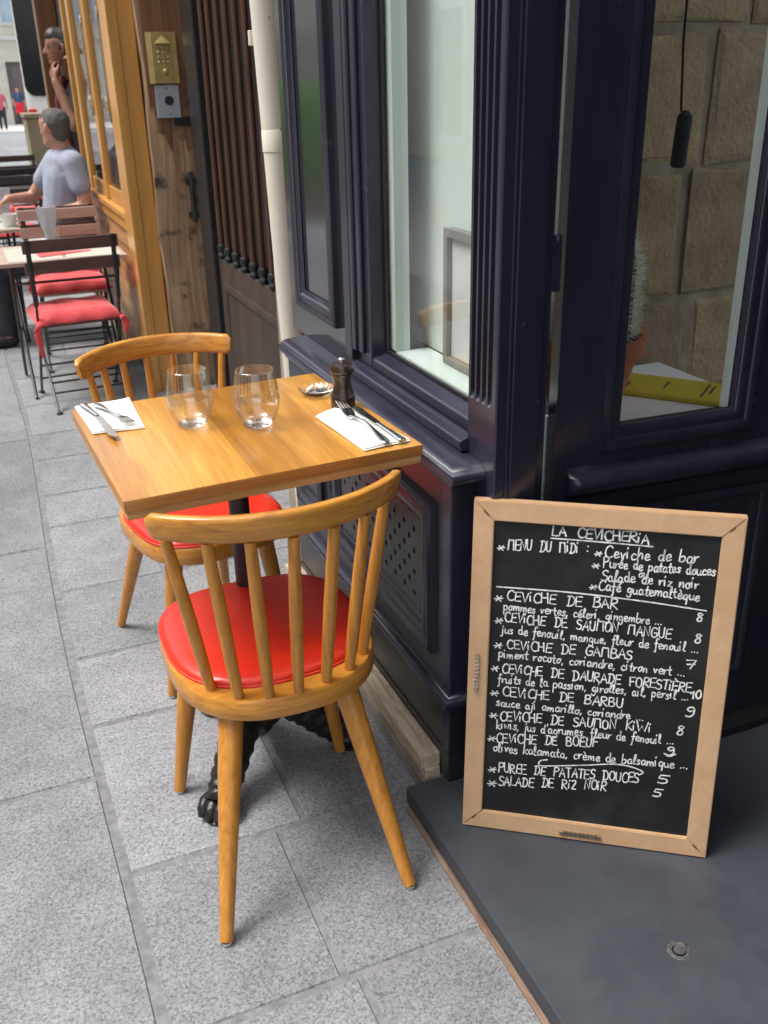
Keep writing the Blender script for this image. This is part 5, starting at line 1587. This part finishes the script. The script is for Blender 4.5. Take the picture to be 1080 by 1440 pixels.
chair_copy(0.44, 9.75, 4, 'dark', 'dark folding chair at the far end of the terrace, back to the camera')
chair_copy(0.52, 11.1, 182, 'dark', 'farthest dark folding chair on the terrace, beside the khaki box')

def make_terrace_table(label, x0, x1, y0, y1, slat):
    t = thing('folding_table', label, 'table', ((x0 + x1) / 2, (y0 + y1) / 2, 0), 'folding tables of the restaurant terrace')
    n_ = 7
    w = (y1 - y0) / n_
    g = MB()
    for k in range(n_):
        g.box(x0, x1, y0 + k * w + 0.002, y0 + (k + 1) * w - 0.002, 0.700, 0.720, bev=0.003)
    g.build('slatted_top', slat, t, smooth=False)
    for xa in (x0 + 0.05, x1 - 0.05):
        g = MB(); g.tube([(xa, y0 + 0.04, 0.698), (xa, y0 + 0.05, 0.66), (xa, y1 - 0.06, 0.02), (xa, y1 - 0.04, 0.007)], 0.009, seg=8)
        g.build('leg', BLACKMETAL, t)
        s = 0.018 if xa < (x0 + x1) / 2 else -0.018
        g = MB(); g.tube([(xa + s, y1 - 0.04, 0.698), (xa + s, y1 - 0.05, 0.66), (xa + s, y0 + 0.06, 0.02), (xa + s, y0 + 0.04, 0.007)], 0.009, seg=8)
        g.build('leg', BLACKMETAL, t)
    g = MB(); g.tube([(x0 + 0.05, y0 + 0.1, 0.60), (x1 - 0.05, y0 + 0.1, 0.60)], 0.007, seg=8); g.build('stretcher', BLACKMETAL, t); g = MB(); g.tube([(x0 + 0.068, y1 - 0.1, 0.60), (x1 - 0.068, y1 - 0.1, 0.60)], 0.007, seg=8)
    g.build('stretcher', BLACKMETAL, t)
    return t
make_terrace_table('pale slatted folding table nearest on the terrace, with two grey placemats', 0.085, 0.715, 5.20, 5.80, SLATPALE)
make_terrace_table('pale slatted folding table in front of the man in the grey t-shirt', -0.36, 0.275, 6.52, 7.15, SLATPALE)
make_terrace_table('dark folding table at the far end of the terrace', 0.0, 0.62, 8.95, 9.45, SLATDARK)
for (x0, x1, y0, y1, lab) in ((0.13, 0.40, 5.225, 5.70, 'grey woven placemat under the red napkin on the nearest terrace table'), (0.42, 0.69, 5.225, 5.70, 'grey woven placemat on the wall side of the nearest terrace table'), (0.02, 0.25, 6.56, 6.9, 'grey woven placemat under the white bowl')):
    g = MB(); g.box(x0, x1, y0, y1, 0.7205, 0.7225, bev=0.0005)
    single('placemat', g, MATGREY, lab, 'placemat', 'woven placemats on the terrace tables', smooth=False)
g = MB()
g.loft([[(0.29, 5.30, 0.7235), (0.56, 5.40, 0.7235), (0.56, 5.42, 0.7235), (0.28, 5.42, 0.7235)], [(0.295, 5.305, 0.728), (0.555, 5.402, 0.727), (0.555, 5.418, 0.727), (0.285, 5.415, 0.730)]])
single('red_napkin', g, CUSHION, 'red paper napkin folded to a point on the nearest terrace table', 'napkin', smooth=False)
def tray(x, y_, label):
    g = MB(); g.lathe([(0, 0), (0.05, 0), (0.056, 0.03), (0.052, 0.03), (0.047, 0.006), (0, 0.006)], (x, y_, 0.7205), 28)
    return single('white_ashtray', g, CHINA, label, 'ashtray')
tray(0.32, 5.75, 'white round ashtray at the far edge of the nearest terrace table')
def napkin_glass(x, y_, z, label, lab2):
    g = MB(); g.lathe([(0, 0), (0.032, 0), (0.036, 0.004), (0.040, 0.10), (0.0385, 0.10), (0.034, 0.010), (0, 0.008)], (x, y_, z), 24)
    single('tumbler', g, GLASS, label, 'drinking glass', 'tumblers on the terrace tables')
    g = MB()
    secs = []
    for k, (w, hh) in enumerate(((0.018, 0.012), (0.026, 0.06), (0.046, 0.13), (0.052, 0.20))):
        secs.append([(x - w - 0.02, y_ - 0.008, z + hh), (x - w * 0.2 - 0.02, y_ - 0.014, z + hh), (x + w - 0.02, y_ - 0.006, z + hh), (x + w - 0.02, y_ + 0.006, z + hh), (x - 0.02, y_ + 0.012, z + hh), (x - w - 0.02, y_ + 0.004, z + hh)])
    g.loft(secs)
    single('standing_napkin', g, NAPGREY, lab2, 'napkin', 'grey napkins standing in tumblers', smooth=False)
napkin_glass(0.405, 5.74, 0.7205, 'tumbler on the nearest terrace table holding a grey napkin', 'grey napkin standing in the tumbler on the nearest terrace table')
napkin_glass(0.235, 7.02, 0.7205, 'tumbler beside the hands of the man in the grey t-shirt', 'grey napkin standing in the tumbler beside the seated man')
g = MB(); g.lathe([(0, 0), (0.03, 0), (0.035, 0.004), (0.060, 0.075), (0.056, 0.075), (0.031, 0.012), (0, 0.010)], (0.215, 6.66, 0.723), 30)
single('white_bowl', g, CHINA, 'tall white china bowl on the table beside the seated man', 'bowl')
g = MB(); g.lathe([(0, 0), (0.05, 0), (0.085, 0.012), (0.082, 0.014), (0.05, 0.005), (0, 0.005)], (0.31 - 0.09, 6.95, 0.7215), 30)
single('white_saucer', g, CHINA, 'white saucer beyond the white bowl on the terrace table', 'saucer')

# ================================================================== PEOPLE
def organic(name, caps, material, parent, voxel=0.011, smooth_it=6, extra=None):
    """one continuous body from tapered capsules, fused by a voxel remesh"""
    g = MB()
    for p0, r0, p1, r1 in caps:
        p0, p1 = Vector(p0), Vector(p1)
        d = (p1 - p0)
        L = max(d.length, 1e-4)
        d = d / L
        pts, rs = [], []
        for a in (-90, -60, -30, 0):
            pts.append(p0 + d * r0 * math.sin(R(a))); rs.append(max(r0 * math.cos(R(a)), r0 * 0.05))
        for a in (0, 30, 60, 90):
            pts.append(p1 + d * r1 * math.sin(R(a))); rs.append(max(r1 * math.cos(R(a)), r1 * 0.05))
        g.tube(pts, rs, seg=12)
    if extra:
        extra(g)
    bmesh.ops.recalc_face_normals(g.bm, faces=g.bm.faces[:])
    me = bpy.data.meshes.new(name + '_raw'); g.bm.to_mesh(me); g.bm.free()
    tmp = bpy.data.objects.new(name + '_raw', me); col.objects.link(tmp)
    rm = tmp.modifiers.new('r', 'REMESH'); rm.mode = 'VOXEL'; rm.voxel_size = voxel; rm.use_smooth_shade = True
    sm = tmp.modifiers.new('s', 'SMOOTH'); sm.factor = 0.5; sm.iterations = smooth_it
    dg = bpy.context.evaluated_depsgraph_get()
    new = bpy.data.meshes.new_from_object(tmp.evaluated_get(dg))
    new.name = name
    bpy.data.objects.remove(tmp); bpy.data.meshes.remove(me)
    new.materials.clear(); new.materials.append(material)
    new.shade_smooth()
    return link(name, new, parent)

def hand_caps(wrist, palm_dir, normal, curl, s=1.0):
    """palm, four bent fingers of unequal length and a side thumb"""
    w = Vector(wrist); d = Vector(palm_dir).normalized(); n = Vector(normal)
    n = (n - d * n.dot(d)).normalized(); sd = d.cross(n)
    caps = []
    for q in (-1.5, -0.5, 0.5, 1.5):
        base = w + d * 0.085 * s + sd * q * 0.019 * s
        caps.append((w + d * 0.012 * s + sd * q * 0.012 * s, 0.016 * s, base, 0.0125 * s))
        L = (0.068, 0.080, 0.076, 0.058)[int(q + 1.5)] * s
        p = base; ang = 0
        for k, f in enumerate((0.45, 0.32, 0.23)):
            ang += curl
            dd = d * math.cos(R(ang)) + n * math.sin(R(ang))
            p2 = p + dd * L * f
            caps.append((p, (0.0098 - 0.0008 * k) * s, p2, (0.0092 - 0.0010 * k) * s))
            p = p2
    tb = w + d * 0.028 * s - sd * 0.026 * s
    t1 = tb + (d * 0.6 - sd * 0.7 + n * 0.35).normalized() * 0.034 * s
    t2 = t1 + (d * 0.85 - sd * 0.2 + n * 0.45).normalized() * 0.032 * s
    caps += [(w + d * 0.015 * s, 0.017 * s, tb, 0.014 * s), (tb, 0.013 * s, t1, 0.0105 * s), (t1, 0.0105 * s, t2, 0.0088 * s)]
    return caps

def head_caps(c, f, s=1.0, up=(0, 0, 1)):
    """skull, jaw, nose, brow, lips and ears; c = centre of the skull, f = facing"""
    c = Vector(c); f = Vector(f).normalized(); u = Vector(up).normalized(); f = (f - u * f.dot(u)).normalized(); sd = f.cross(u)
    P = lambda a, b, k: c + (f * a + sd * b + u * k) * s
    caps = [(P(-0.022, 0, 0.03), 0.080 * s, P(0.022, 0, 0.035), 0.074 * s), (P(0.03, 0, -0.01), 0.066 * s, P(0.045, 0, -0.06), 0.046 * s),
            (P(0.062, -0.014, -0.082), 0.026 * s, P(0.062, 0.014, -0.082), 0.026 * s), (P(0.0, 0, -0.03), 0.062 * s, P(0.02, 0, -0.055), 0.05 * s),
            (P(0.090, 0, 0.012), 0.009 * s, P(0.110, 0, -0.024), 0.013 * s), (P(0.100, -0.012, -0.027), 0.008 * s, P(0.100, 0.012, -0.027), 0.008 * s),
            (P(0.084, -0.032, 0.022), 0.010 * s, P(0.084, 0.032, 0.022), 0.010 * s), (P(0.088, -0.018, -0.052), 0.008 * s, P(0.088, 0.018, -0.052), 0.008 * s)]
    for k in (-1, 1):
        caps += [(P(-0.004, k * 0.080, 0.016), 0.013 * s, P(-0.002, k * 0.077, -0.022), 0.009 * s), (P(-0.012, k * 0.086, 0.012), 0.008 * s, P(-0.010, k * 0.084, -0.010), 0.007 * s)]
    return caps, P

def eyes(P, parent, s=1.0):
    for k in (-1, 1):
        g = MB(); g.lathe([(0, -0.008 * s), (0.008 * s, 0), (0, 0.008 * s)], P(0.082, k * 0.032, 0.006), 12)
        g.build('eye', HAIRDARK, parent)

# --- seated man
t = thing('person', 'man in a grey-blue t-shirt with short greying hair sitting on the terrace', 'person', (0.5, 6.62, 0))
hd, P = head_caps((0.570, 6.60, 1.285), (-0.62, 0.72, 0.0), 1.0)
pel = Vector((0.545, 6.62, 0.535))
LS, RS = Vector((0.635, 6.455, 1.095)), Vector((0.565, 6.82, 1.09))
LE, RE = Vector((0.675, 6.41, 0.835)), Vector((0.40, 6.95, 0.86))
LW_, RW_ = Vector((0.40, 6.44, 0.80)), Vector((0.235, 6.76, 0.875))
lh, rh = Vector((0.375, 6.455, 0.795)), Vector((0.22, 6.74, 0.87))
caps = hd + [((0.585, 6.615, 1.23), 0.056, (0.605, 6.63, 1.10), 0.062), (Vector((0.60, 6.63, 1.04)), 0.125, pel + Vector((0.01, 0, 0.08)), 0.13), (LS, 0.06, RS, 0.06),
        (LS, 0.052, LE, 0.042), (LE, 0.042, LW_, 0.030), (RS, 0.052, RE, 0.042), (RE, 0.040, RW_, 0.029)]
caps += hand_caps(LW_, (-0.95, 0.25, -0.05), (0.1, 0.2, -1), 18) + hand_caps(RW_, (-0.7, -0.6, -0.35), (0.4, -0.3, -1), 26)
HL, HR = pel + Vector((0.0, -0.10, 0)), pel + Vector((0.0, 0.10, 0))
KL, KR = Vector((0.08, 6.50, 0.50)), Vector((0.09, 6.80, 0.50))
FL, FR = Vector((0.09, 6.50, 0.07)), Vector((0.12, 6.80, 0.07))
caps += [(HL, 0.085, KL, 0.058), (HR, 0.085, KR, 0.058), (KL, 0.055, FL, 0.038), (KR, 0.055, FR, 0.038), (FL + Vector((0.02, 0, -0.03)), 0.036, FL + Vector((-0.17, 0, -0.038)), 0.032), (FR + Vector((0.02, 0, -0.03)), 0.036, FR + Vector((-0.17, 0, -0.038)), 0.032)]
bd = organic('body', caps, SKIN, t, 0.009, 4)
eyes(P, t)
organic('tshirt', [((0.605, 6.63, 1.13), 0.074, (0.60, 6.63, 1.04), 0.14), ((0.60, 6.63, 1.04), 0.143, pel + Vector((0.01, 0, 0.06)), 0.145), (LS, 0.072, RS, 0.072), (LS, 0.070, LS.lerp(LE, 0.55), 0.066), (RS, 0.070, RS.lerp(RE, 0.55), 0.066), (Vector((0.56, 6.58, 1.0)), 0.10, pel + Vector((-0.05, -0.04, 0.1)), 0.11)], TSHIRT, t, 0.012, 6)
organic('trousers', [(pel + Vector((0, -0.06, 0)), 0.135, pel + Vector((0, 0.06, 0)), 0.135), (HL, 0.102, KL, 0.074), (HR, 0.102, KR, 0.074), (KL, 0.072, FL + Vector((0, 0, 0.04)), 0.056), (KR, 0.072, FR + Vector((0, 0, 0.04)), 0.056)], DENIM, t, 0.014, 5)
organic('shoe', [(FL + Vector((0.02, 0, -0.026)), 0.044, FL + Vector((-0.17, 0, -0.034)), 0.038)], RUBBER, t, 0.012, 3)
organic('shoe', [(FR + Vector((0.02, 0, -0.026)), 0.044, FR + Vector((-0.17, 0, -0.034)), 0.038)], RUBBER, t, 0.012, 3)
organic('hair', [(P(-0.025, 0, 0.037), 0.0825, P(0.018, 0, 0.047), 0.071), (P(-0.040, 0, -0.012), 0.064, P(-0.03, 0, 0.03), 0.073), (P(-0.02, -0.058, 0.025), 0.026, P(0.01, -0.060, 0.03), 0.018), (P(-0.02, 0.058, 0.025), 0.026, P(0.01, 0.060, 0.03), 0.018)], HAIRGREY, t, 0.006, 2)

# --- waiter in the doorway, hands at his mouth and ear
t = thing('person', 'man in a black and maroon polo leaning out of the restaurant doorway, hand at mouth', 'person', (0.85, 7.6, 0.09))
hd, P = head_caps((0.775, 7.60, 1.755), (-1, -0.10, 0.0), 1.02)
pel = Vector((0.90, 7.66, 1.02))
chest = Vector((0.86, 7.64, 1.42))
LS, RS = Vector((0.845, 7.46, 1.50)), Vector((0.865, 7.83, 1.50))
LE, RE = Vector((0.775, 7.36, 1.27)), Vector((0.92, 7.60, 1.40))
LWr = Vector((0.700, 7.45, 1.545)); RWr = Vector((0.845, 7.47, 1.60))
caps = hd + [((0.80, 7.61, 1.69), 0.058, (0.85, 7.64, 1.52), 0.066), (chest, 0.13, pel + Vector((0, 0, 0.1)), 0.125), (LS, 0.06, RS, 0.06), (LS, 0.055, LE, 0.045), (LE, 0.045, LWr, 0.032), (RS, 0.055, RE, 0.045), (RE, 0.044, RWr, 0.032)]
caps += hand_caps(LWr, (-0.10, 0.55, 0.75), (0.75, 0.3, 0.1), 34, 1.12) + hand_caps(RWr, (-0.15, 0.0, 1.0), (-0.8, 0.2, 0.0), 48)
HL, HR = pel + Vector((0, -0.095, -0.02)), pel + Vector((0, 0.095, -0.02))
KL, KR = Vector((0.89, 7.55, 0.57)), Vector((0.92, 7.77, 0.57))
FL, FR = Vector((0.92, 7.55, 0.165)), Vector((0.95, 7.78, 0.165))
caps += [(HL, 0.088, KL, 0.060), (HR, 0.088, KR, 0.060), (KL, 0.056, FL, 0.04), (KR, 0.056, FR, 0.04), (FL + Vector((0.03, 0, -0.035)), 0.038, FL + Vector((-0.16, 0, -0.042)), 0.032), (FR + Vector((0.03, 0, -0.035)), 0.038, FR + Vector((-0.16, 0, -0.042)), 0.032)]
organic('body', caps, SKINSHADE, t, 0.008, 3)
eyes(P, t)
organic('polo_shirt', [((0.845, 7.64, 1.55), 0.078, chest, 0.145), (chest, 0.147, pel + Vector((0, 0, -0.02)), 0.142), (LS, 0.072, RS, 0.072), (LS, 0.072, LS.lerp(LE, 0.6), 0.066), (RS, 0.072, RS.lerp(RE, 0.6), 0.066)], POLO, t, 0.012, 5)
organic('placket', [((0.760, 7.60, 1.56), 0.030, (0.715, 7.60, 1.42), 0.034), ((0.715, 7.60, 1.42), 0.034, (0.735, 7.60, 1.10), 0.04)], MAROON, t, 0.012, 3)
organic('trousers', [(pel + Vector((0, -0.05, -0.03)), 0.135, pel + Vector((0, 0.05, -0.03)), 0.135), (HL, 0.104, KL, 0.078), (HR, 0.104, KR, 0.078), (KL, 0.076, FL + Vector((0, 0, 0.03)), 0.06), (KR, 0.076, FR + Vector((0, 0, 0.03)), 0.06)], DENIM, t, 0.014, 5)
organic('shoe', [(FL + Vector((0.03, 0, -0.03)), 0.045, FL + Vector((-0.16, 0, -0.038)), 0.038)], RUBBER, t, 0.012, 3)
organic('shoe', [(FR + Vector((0.03, 0, -0.03)), 0.045, FR + Vector((-0.16, 0, -0.038)), 0.038)], RUBBER, t, 0.012, 3)
organic('hair', [(P(-0.022, 0, 0.052), 0.086, P(0.028, 0, 0.066), 0.068), (P(-0.045, 0, 0.0), 0.066, P(-0.03, 0, 0.04), 0.076), (P(-0.02, -0.06, 0.03), 0.032, P(0.012, -0.062, 0.0), 0.018), (P(-0.02, 0.06, 0.03), 0.032, P(0.012, 0.062, 0.0), 0.018)], HAIRDARK, t, 0.009, 3)

# --- the two people far down the street
def far_person(x, y_, z, s, label, shirt, shirt_name, apron):
    t = thing('person', label, 'person', (x, y_, z))
    V = lambda a, b, c: Vector((x + a * s, y_ + b * s, z + c * s))
    hd, P = head_caps(V(0, 0, 1.60), (-0.3, -1, 0), s)
    caps = hd + [(V(0, 0, 1.52), 0.055 * s, V(0, 0, 1.40), 0.06 * s), (V(0, 0, 1.25), 0.12 * s, V(0, 0, 0.98), 0.12 * s), (V(-.17, 0, 1.40), .055 * s, V(.17, 0, 1.40), .055 * s),
                 (V(-.18, 0, 1.39), .05 * s, V(-.27, -.03, 1.12), .042 * s), (V(-.27, -.03, 1.12), .042 * s, V(-.22, -.12, .90), .03 * s), (V(.18, 0, 1.39), .05 * s, V(.26, .02, 1.1), .042 * s), (V(.26, .02, 1.1), .042 * s, V(.25, -.02, .86), .03 * s)]
    caps += hand_caps(V(-.22, -.12, .90), (.2, -.1, -1), (1, 0, 0), 18, s) + hand_caps(V(.25, -.02, .86), (0, 0, -1), (-1, 0, 0), 18, s)
    for k in (-1, 1):
        caps += [(V(k * .09, 0, .90), .09 * s, V(k * .1, 0, .48), .06 * s), (V(k * .1, 0, .48), .055 * s, V(k * .1, .02, .09), .04 * s), (V(k * .1, .03, .045), .04 * s, V(k * .11, -.14, .035), .034 * s)]
    organic('body', caps, SKIN, t, 0.014 * s, 3)
    organic(shirt_name, [(V(0, 0, 1.42), .075 * s, V(0, 0, 1.28), .15 * s), (V(0, 0, 1.28), .15 * s, V(0, 0, .92), .14 * s), (V(-.16, 0, 1.40), .07 * s, V(.16, 0, 1.40), .07 * s), (V(-.18, 0, 1.39), .066 * s, V(-.235, -.01, 1.2), .062 * s), (V(.18, 0, 1.39), .066 * s, V(.225, .01, 1.2), .062 * s)], shirt, t, 0.02, 4)
    legs = []
    for k in (-1, 1):
        legs += [(V(k * .085, 0, .90), .11 * s, V(k * .1, 0, .48), .078 * s), (V(k * .1, 0, .48), .075 * s, V(k * .1, .02, .11), .058 * s)]
    organic('trousers', legs, DENIM, t, 0.02, 4)
    if apron:
        organic('apron', [(V(-.08, -.03, 0.95), .125 * s, V(.08, -.03, 0.95), .125 * s), (V(-.10, -.03, 0.62), .115 * s, V(.10, -.03, 0.62), .115 * s), (V(-.09, -.03, .95), .12 * s, V(-.10, -.03, .62), .115 * s), (V(.09, -.03, .95), .12 * s, V(.10, -.03, .62), .115 * s)], REDCLOTH, t, 0.02, 4)
    organic('hair', [(P(-0.022, 0, 0.05), 0.086 * s, P(0.025, 0, 0.062), 0.07 * s), (P(-0.045, 0, 0.0), 0.066 * s, P(-0.03, 0, 0.04), 0.076 * s)], HAIRDARK, t, 0.02, 2)
far_person(2.62, 44.5, 0.03, 0.84, 'waiter in navy shirt and red apron far down the street by a brown door', NAVYSHIRT, 'shirt', True)
far_person(1.70, 40.0, 0.03, 0.84, 'person in a pink top at the far left edge, down the street', PINKCLOTH, 'top', False)

# ================================================================== FAR STREET
t = thing('cream_building', 'pale cream stone building with tall windows closing the far end of the street', 'building', (2, 46, 0))
g = MB(); g.box(-14, 2.42, 46, 54, 0.0, 3.3); g.box(3.30, 16, 46, 54, 0.0, 3.3); g.box(2.421, 3.299, 46.0, 54, 2.42, 3.3); g.box(-14, 16, 46, 54, 3.31, 13)
g.build('wall', FACADE, t, smooth=False)
g = MB(); g.box(-14, 16, 45.82, 45.998, 3.22, 3.36, bev=0.02)
g.build('string_course', FACADEWHITE, t, smooth=False)
g = MB(); g.box(2.422, 3.298, 46.2, 46.3, 0.02, 2.418)
dr = g.build('door', FARDOOR, t, smooth=False)
g = MB(); g.frame(2.46, 3.26, 0.1, 1.1, [(0, 0), (0, 0.03), (0.06, 0.03), (0.06, 0)], lambda u, v, h: (u, 46.199 - h, v)); g.frame(2.46, 3.26, 1.2, 2.36, [(0, 0), (0, 0.03), (0.06, 0.03), (0.06, 0)], lambda u, v, h: (u, 46.199 - h, v))
g.build('door_panel', FARDOOR, dr, smooth=False)
for x in [-12 + 2.4 * k for k in range(11)]:
    for z0, z1 in ((3.75, 5.9), (7.0, 9.2), (10.2, 12.2)):
        a = x + 0.65
        g = MB(); g.frame(a - 0.6, a + 0.6, z0, z1, [(0, 0.0), (0, 0.10), (0.12, 0.10), (0.12, 0.02)], lambda u, v, h: (u, 45.999 - h, v)); g.box(a - 0.035, a + 0.035, 45.90, 45.975, z0 + 0.121, z1 - 0.121)
        w = g.build('window', FACADEWHITE, t, smooth=False)
        g = MB(); g.box(a - 0.479, a + 0.479, 45.978, 45.997, z0 + 0.121, z1 - 0.121)
        g.build('pane', BLUEGLASS, w, smooth=False)
g = MB(); g.box(2.12, 2.3, 45.7, 45.98, 2.2, 2.42, bev=0.03)
single('wall_lamp', g, FACADEWHITE, 'small white box lamp beside the far brown door', 'lamp')
g = MB(); g.box(-14, 16, 39.3, 45.99, -0.011, 0.03, bev=0.01)
structure('far_pavement', g, FACADEWHITE)

# the street side opposite, mostly outside the frame; it shows in the window reflections
t = thing('opposite_building', 'row of pale street fronts with tall windows across the street, seen in the glass', 'building', (-7.2, 14, 0))
g = MB(); g.box(-10, -7.2, -8, 38, 0, 9.0)
g.build('wall', FACADE, t, smooth=False)
for k in range(15):
    a = -6 + 3.0 * k
    for z0, z1 in ((0.3, 2.8), (3.8, 6.2), (6.9, 8.6)):
        g = MB(); g.frame(a - 0.7, a + 0.7, z0, z1, [(0, 0.0), (0, 0.10), (0.14, 0.10), (0.14, 0.02)], lambda u, v, h: (-7.199 + h, u, v))
        w = g.build('window', FACADEWHITE, t, smooth=False)
        g = MB(); g.box(-7.198, -7.17, a - 0.559, a + 0.559, z0 + 0.141, z1 - 0.141)
        g.build('pane', DARKGLASS, w, smooth=False)
# out-of-view hedge added to give the glossy paint its green reflection
t = thing('added_hedge', 'unseen green hedge in a trough, added so the glossy navy paint has green to mirror', 'hedge', (-2.4, 11.5, 0))
g = MB(); g.box(-2.75, -2.15, 11.0, 15.6, -0.01, 0.3, bev=0.02)
g.build('trough', KHAKI, t, smooth=False)
g = MB()
for k in range(5200):
    c = Vector((rnd.uniform(-2.78, -2.1), rnd.uniform(11.0, 15.6), rnd.uniform(0.28, 1.5)))
    a = Vector((rnd.gauss(0, 1), rnd.gauss(0, 1), rnd.gauss(0, 1))).normalized() * 0.05
    b = Vector((rnd.gauss(0, 1), rnd.gauss(0, 1), rnd.gauss(0, 1)))
    b = (b - a * (b.dot(a) / a.dot(a))).normalized() * 0.03
    g.bm.faces.new([g.bm.verts.new(c + q) for q in (-a, b, a, -b)])
g.build('foliage', HEDGE, t, smooth=False)

# parked van beyond the restaurant
t = thing('parked_van', 'white van with a dark rounded window parked beyond the restaurant front', 'van', (0.895, 13.95, 0))
def rr(x0, x1, z0, z1, r, n=5):
    P = []
    for cx, cz, a0 in ((x1 - r, z1 - r, 0), (x0 + r, z1 - r, 90), (x0 + r, z0 + r, 180), (x1 - r, z0 + r, 270)):
        for k in range(n + 1):
            a = R(a0 + 90 * k / n)
            P.append((cx + r * math.cos(a), cz + r * math.sin(a)))
    return P
g = MB()
secs = []
for yy, ins in ((13.95, 0.06), (13.98, 0.02), (14.1, 0.0), (18.8, 0.0), (19.0, 0.08)):
    secs.append([(x, yy, z) for x, z in rr(0.895 + ins, 2.85 - ins, 0.28 + ins, 2.75 - ins, 0.16)])
g.loft(secs)
g.build('van_body', VANWHITE, t, angle=40)
g = MB(); g.prism(rr(0.925, 2.80, 1.40, 2.66, 0.13), lambda u, v, h: (u, h, v), 13.925, 13.949)
g.build('rear_window', DARKGLASS, t, smooth=False)
g = MB(); g.box(0.93, 2.8, 13.85, 13.948, 0.34, 0.56, bev=0.03)
g.build('bumper', RUBBER, t, smooth=False)
for x, yy in ((1.0, 14.9), (2.74, 14.9), (1.0, 18.0), (2.74, 18.0)):
    g = MB(); g.lathe([(0.16, -0.09), (0.30, -0.1), (0.33, -0.06), (0.33, 0.06), (0.30, 0.1), (0.16, 0.09)], (0, 0, 0), 28, M=Matrix.Translation((x, yy, 0.318)) @ Matrix.Rotation(R(90), 4, 'Y'))
    w = g.build('wheel', RUBBER, t)
    g = MB(); g.lathe([(0, -0.07), (0.158, -0.08), (0.158, 0.08), (0, 0.07)], (0, 0, 0), 20, M=Matrix.Translation((x, yy, 0.318)) @ Matrix.Rotation(R(90), 4, 'Y'))
    g.build('rim', GREYPLATE, w)
for x in (0.97, 2.77):
    g = MB(); g.box(x - 0.05, x + 0.05, 13.92, 13.9475, 0.85, 1.25, bev=0.01)
    g.build('tail_lamp', REDCLOTH, t, smooth=False)
t.rotation_euler = (0, 0, R(-9))
# khaki box
t = thing('terrace_box', 'tall khaki wooden box with a flat lid closing off the restaurant terrace', 'box', (0.95, 12.2, 0))
g = MB(); g.box(0.745, 1.25, 11.9, 12.5, 0.0, 1.20, bev=0.01)
g.build('box_body', KHAKI, t, smooth=False)
g = MB(); g.box(0.725, 1.27, 11.88, 12.52, 1.201, 1.245, bev=0.008)
g.build('lid', KHAKI, t, smooth=False)
g = MB(); g.box(1.3, 6.0, 9.92, 10.3, 0, 8.5)
single('gable_wall', g, FACADE, 'plain stone side wall behind the restaurant front', 'wall', smooth=False)
for o in list(bpy.data.objects):
    if '_local' in o:
        del o['_local']
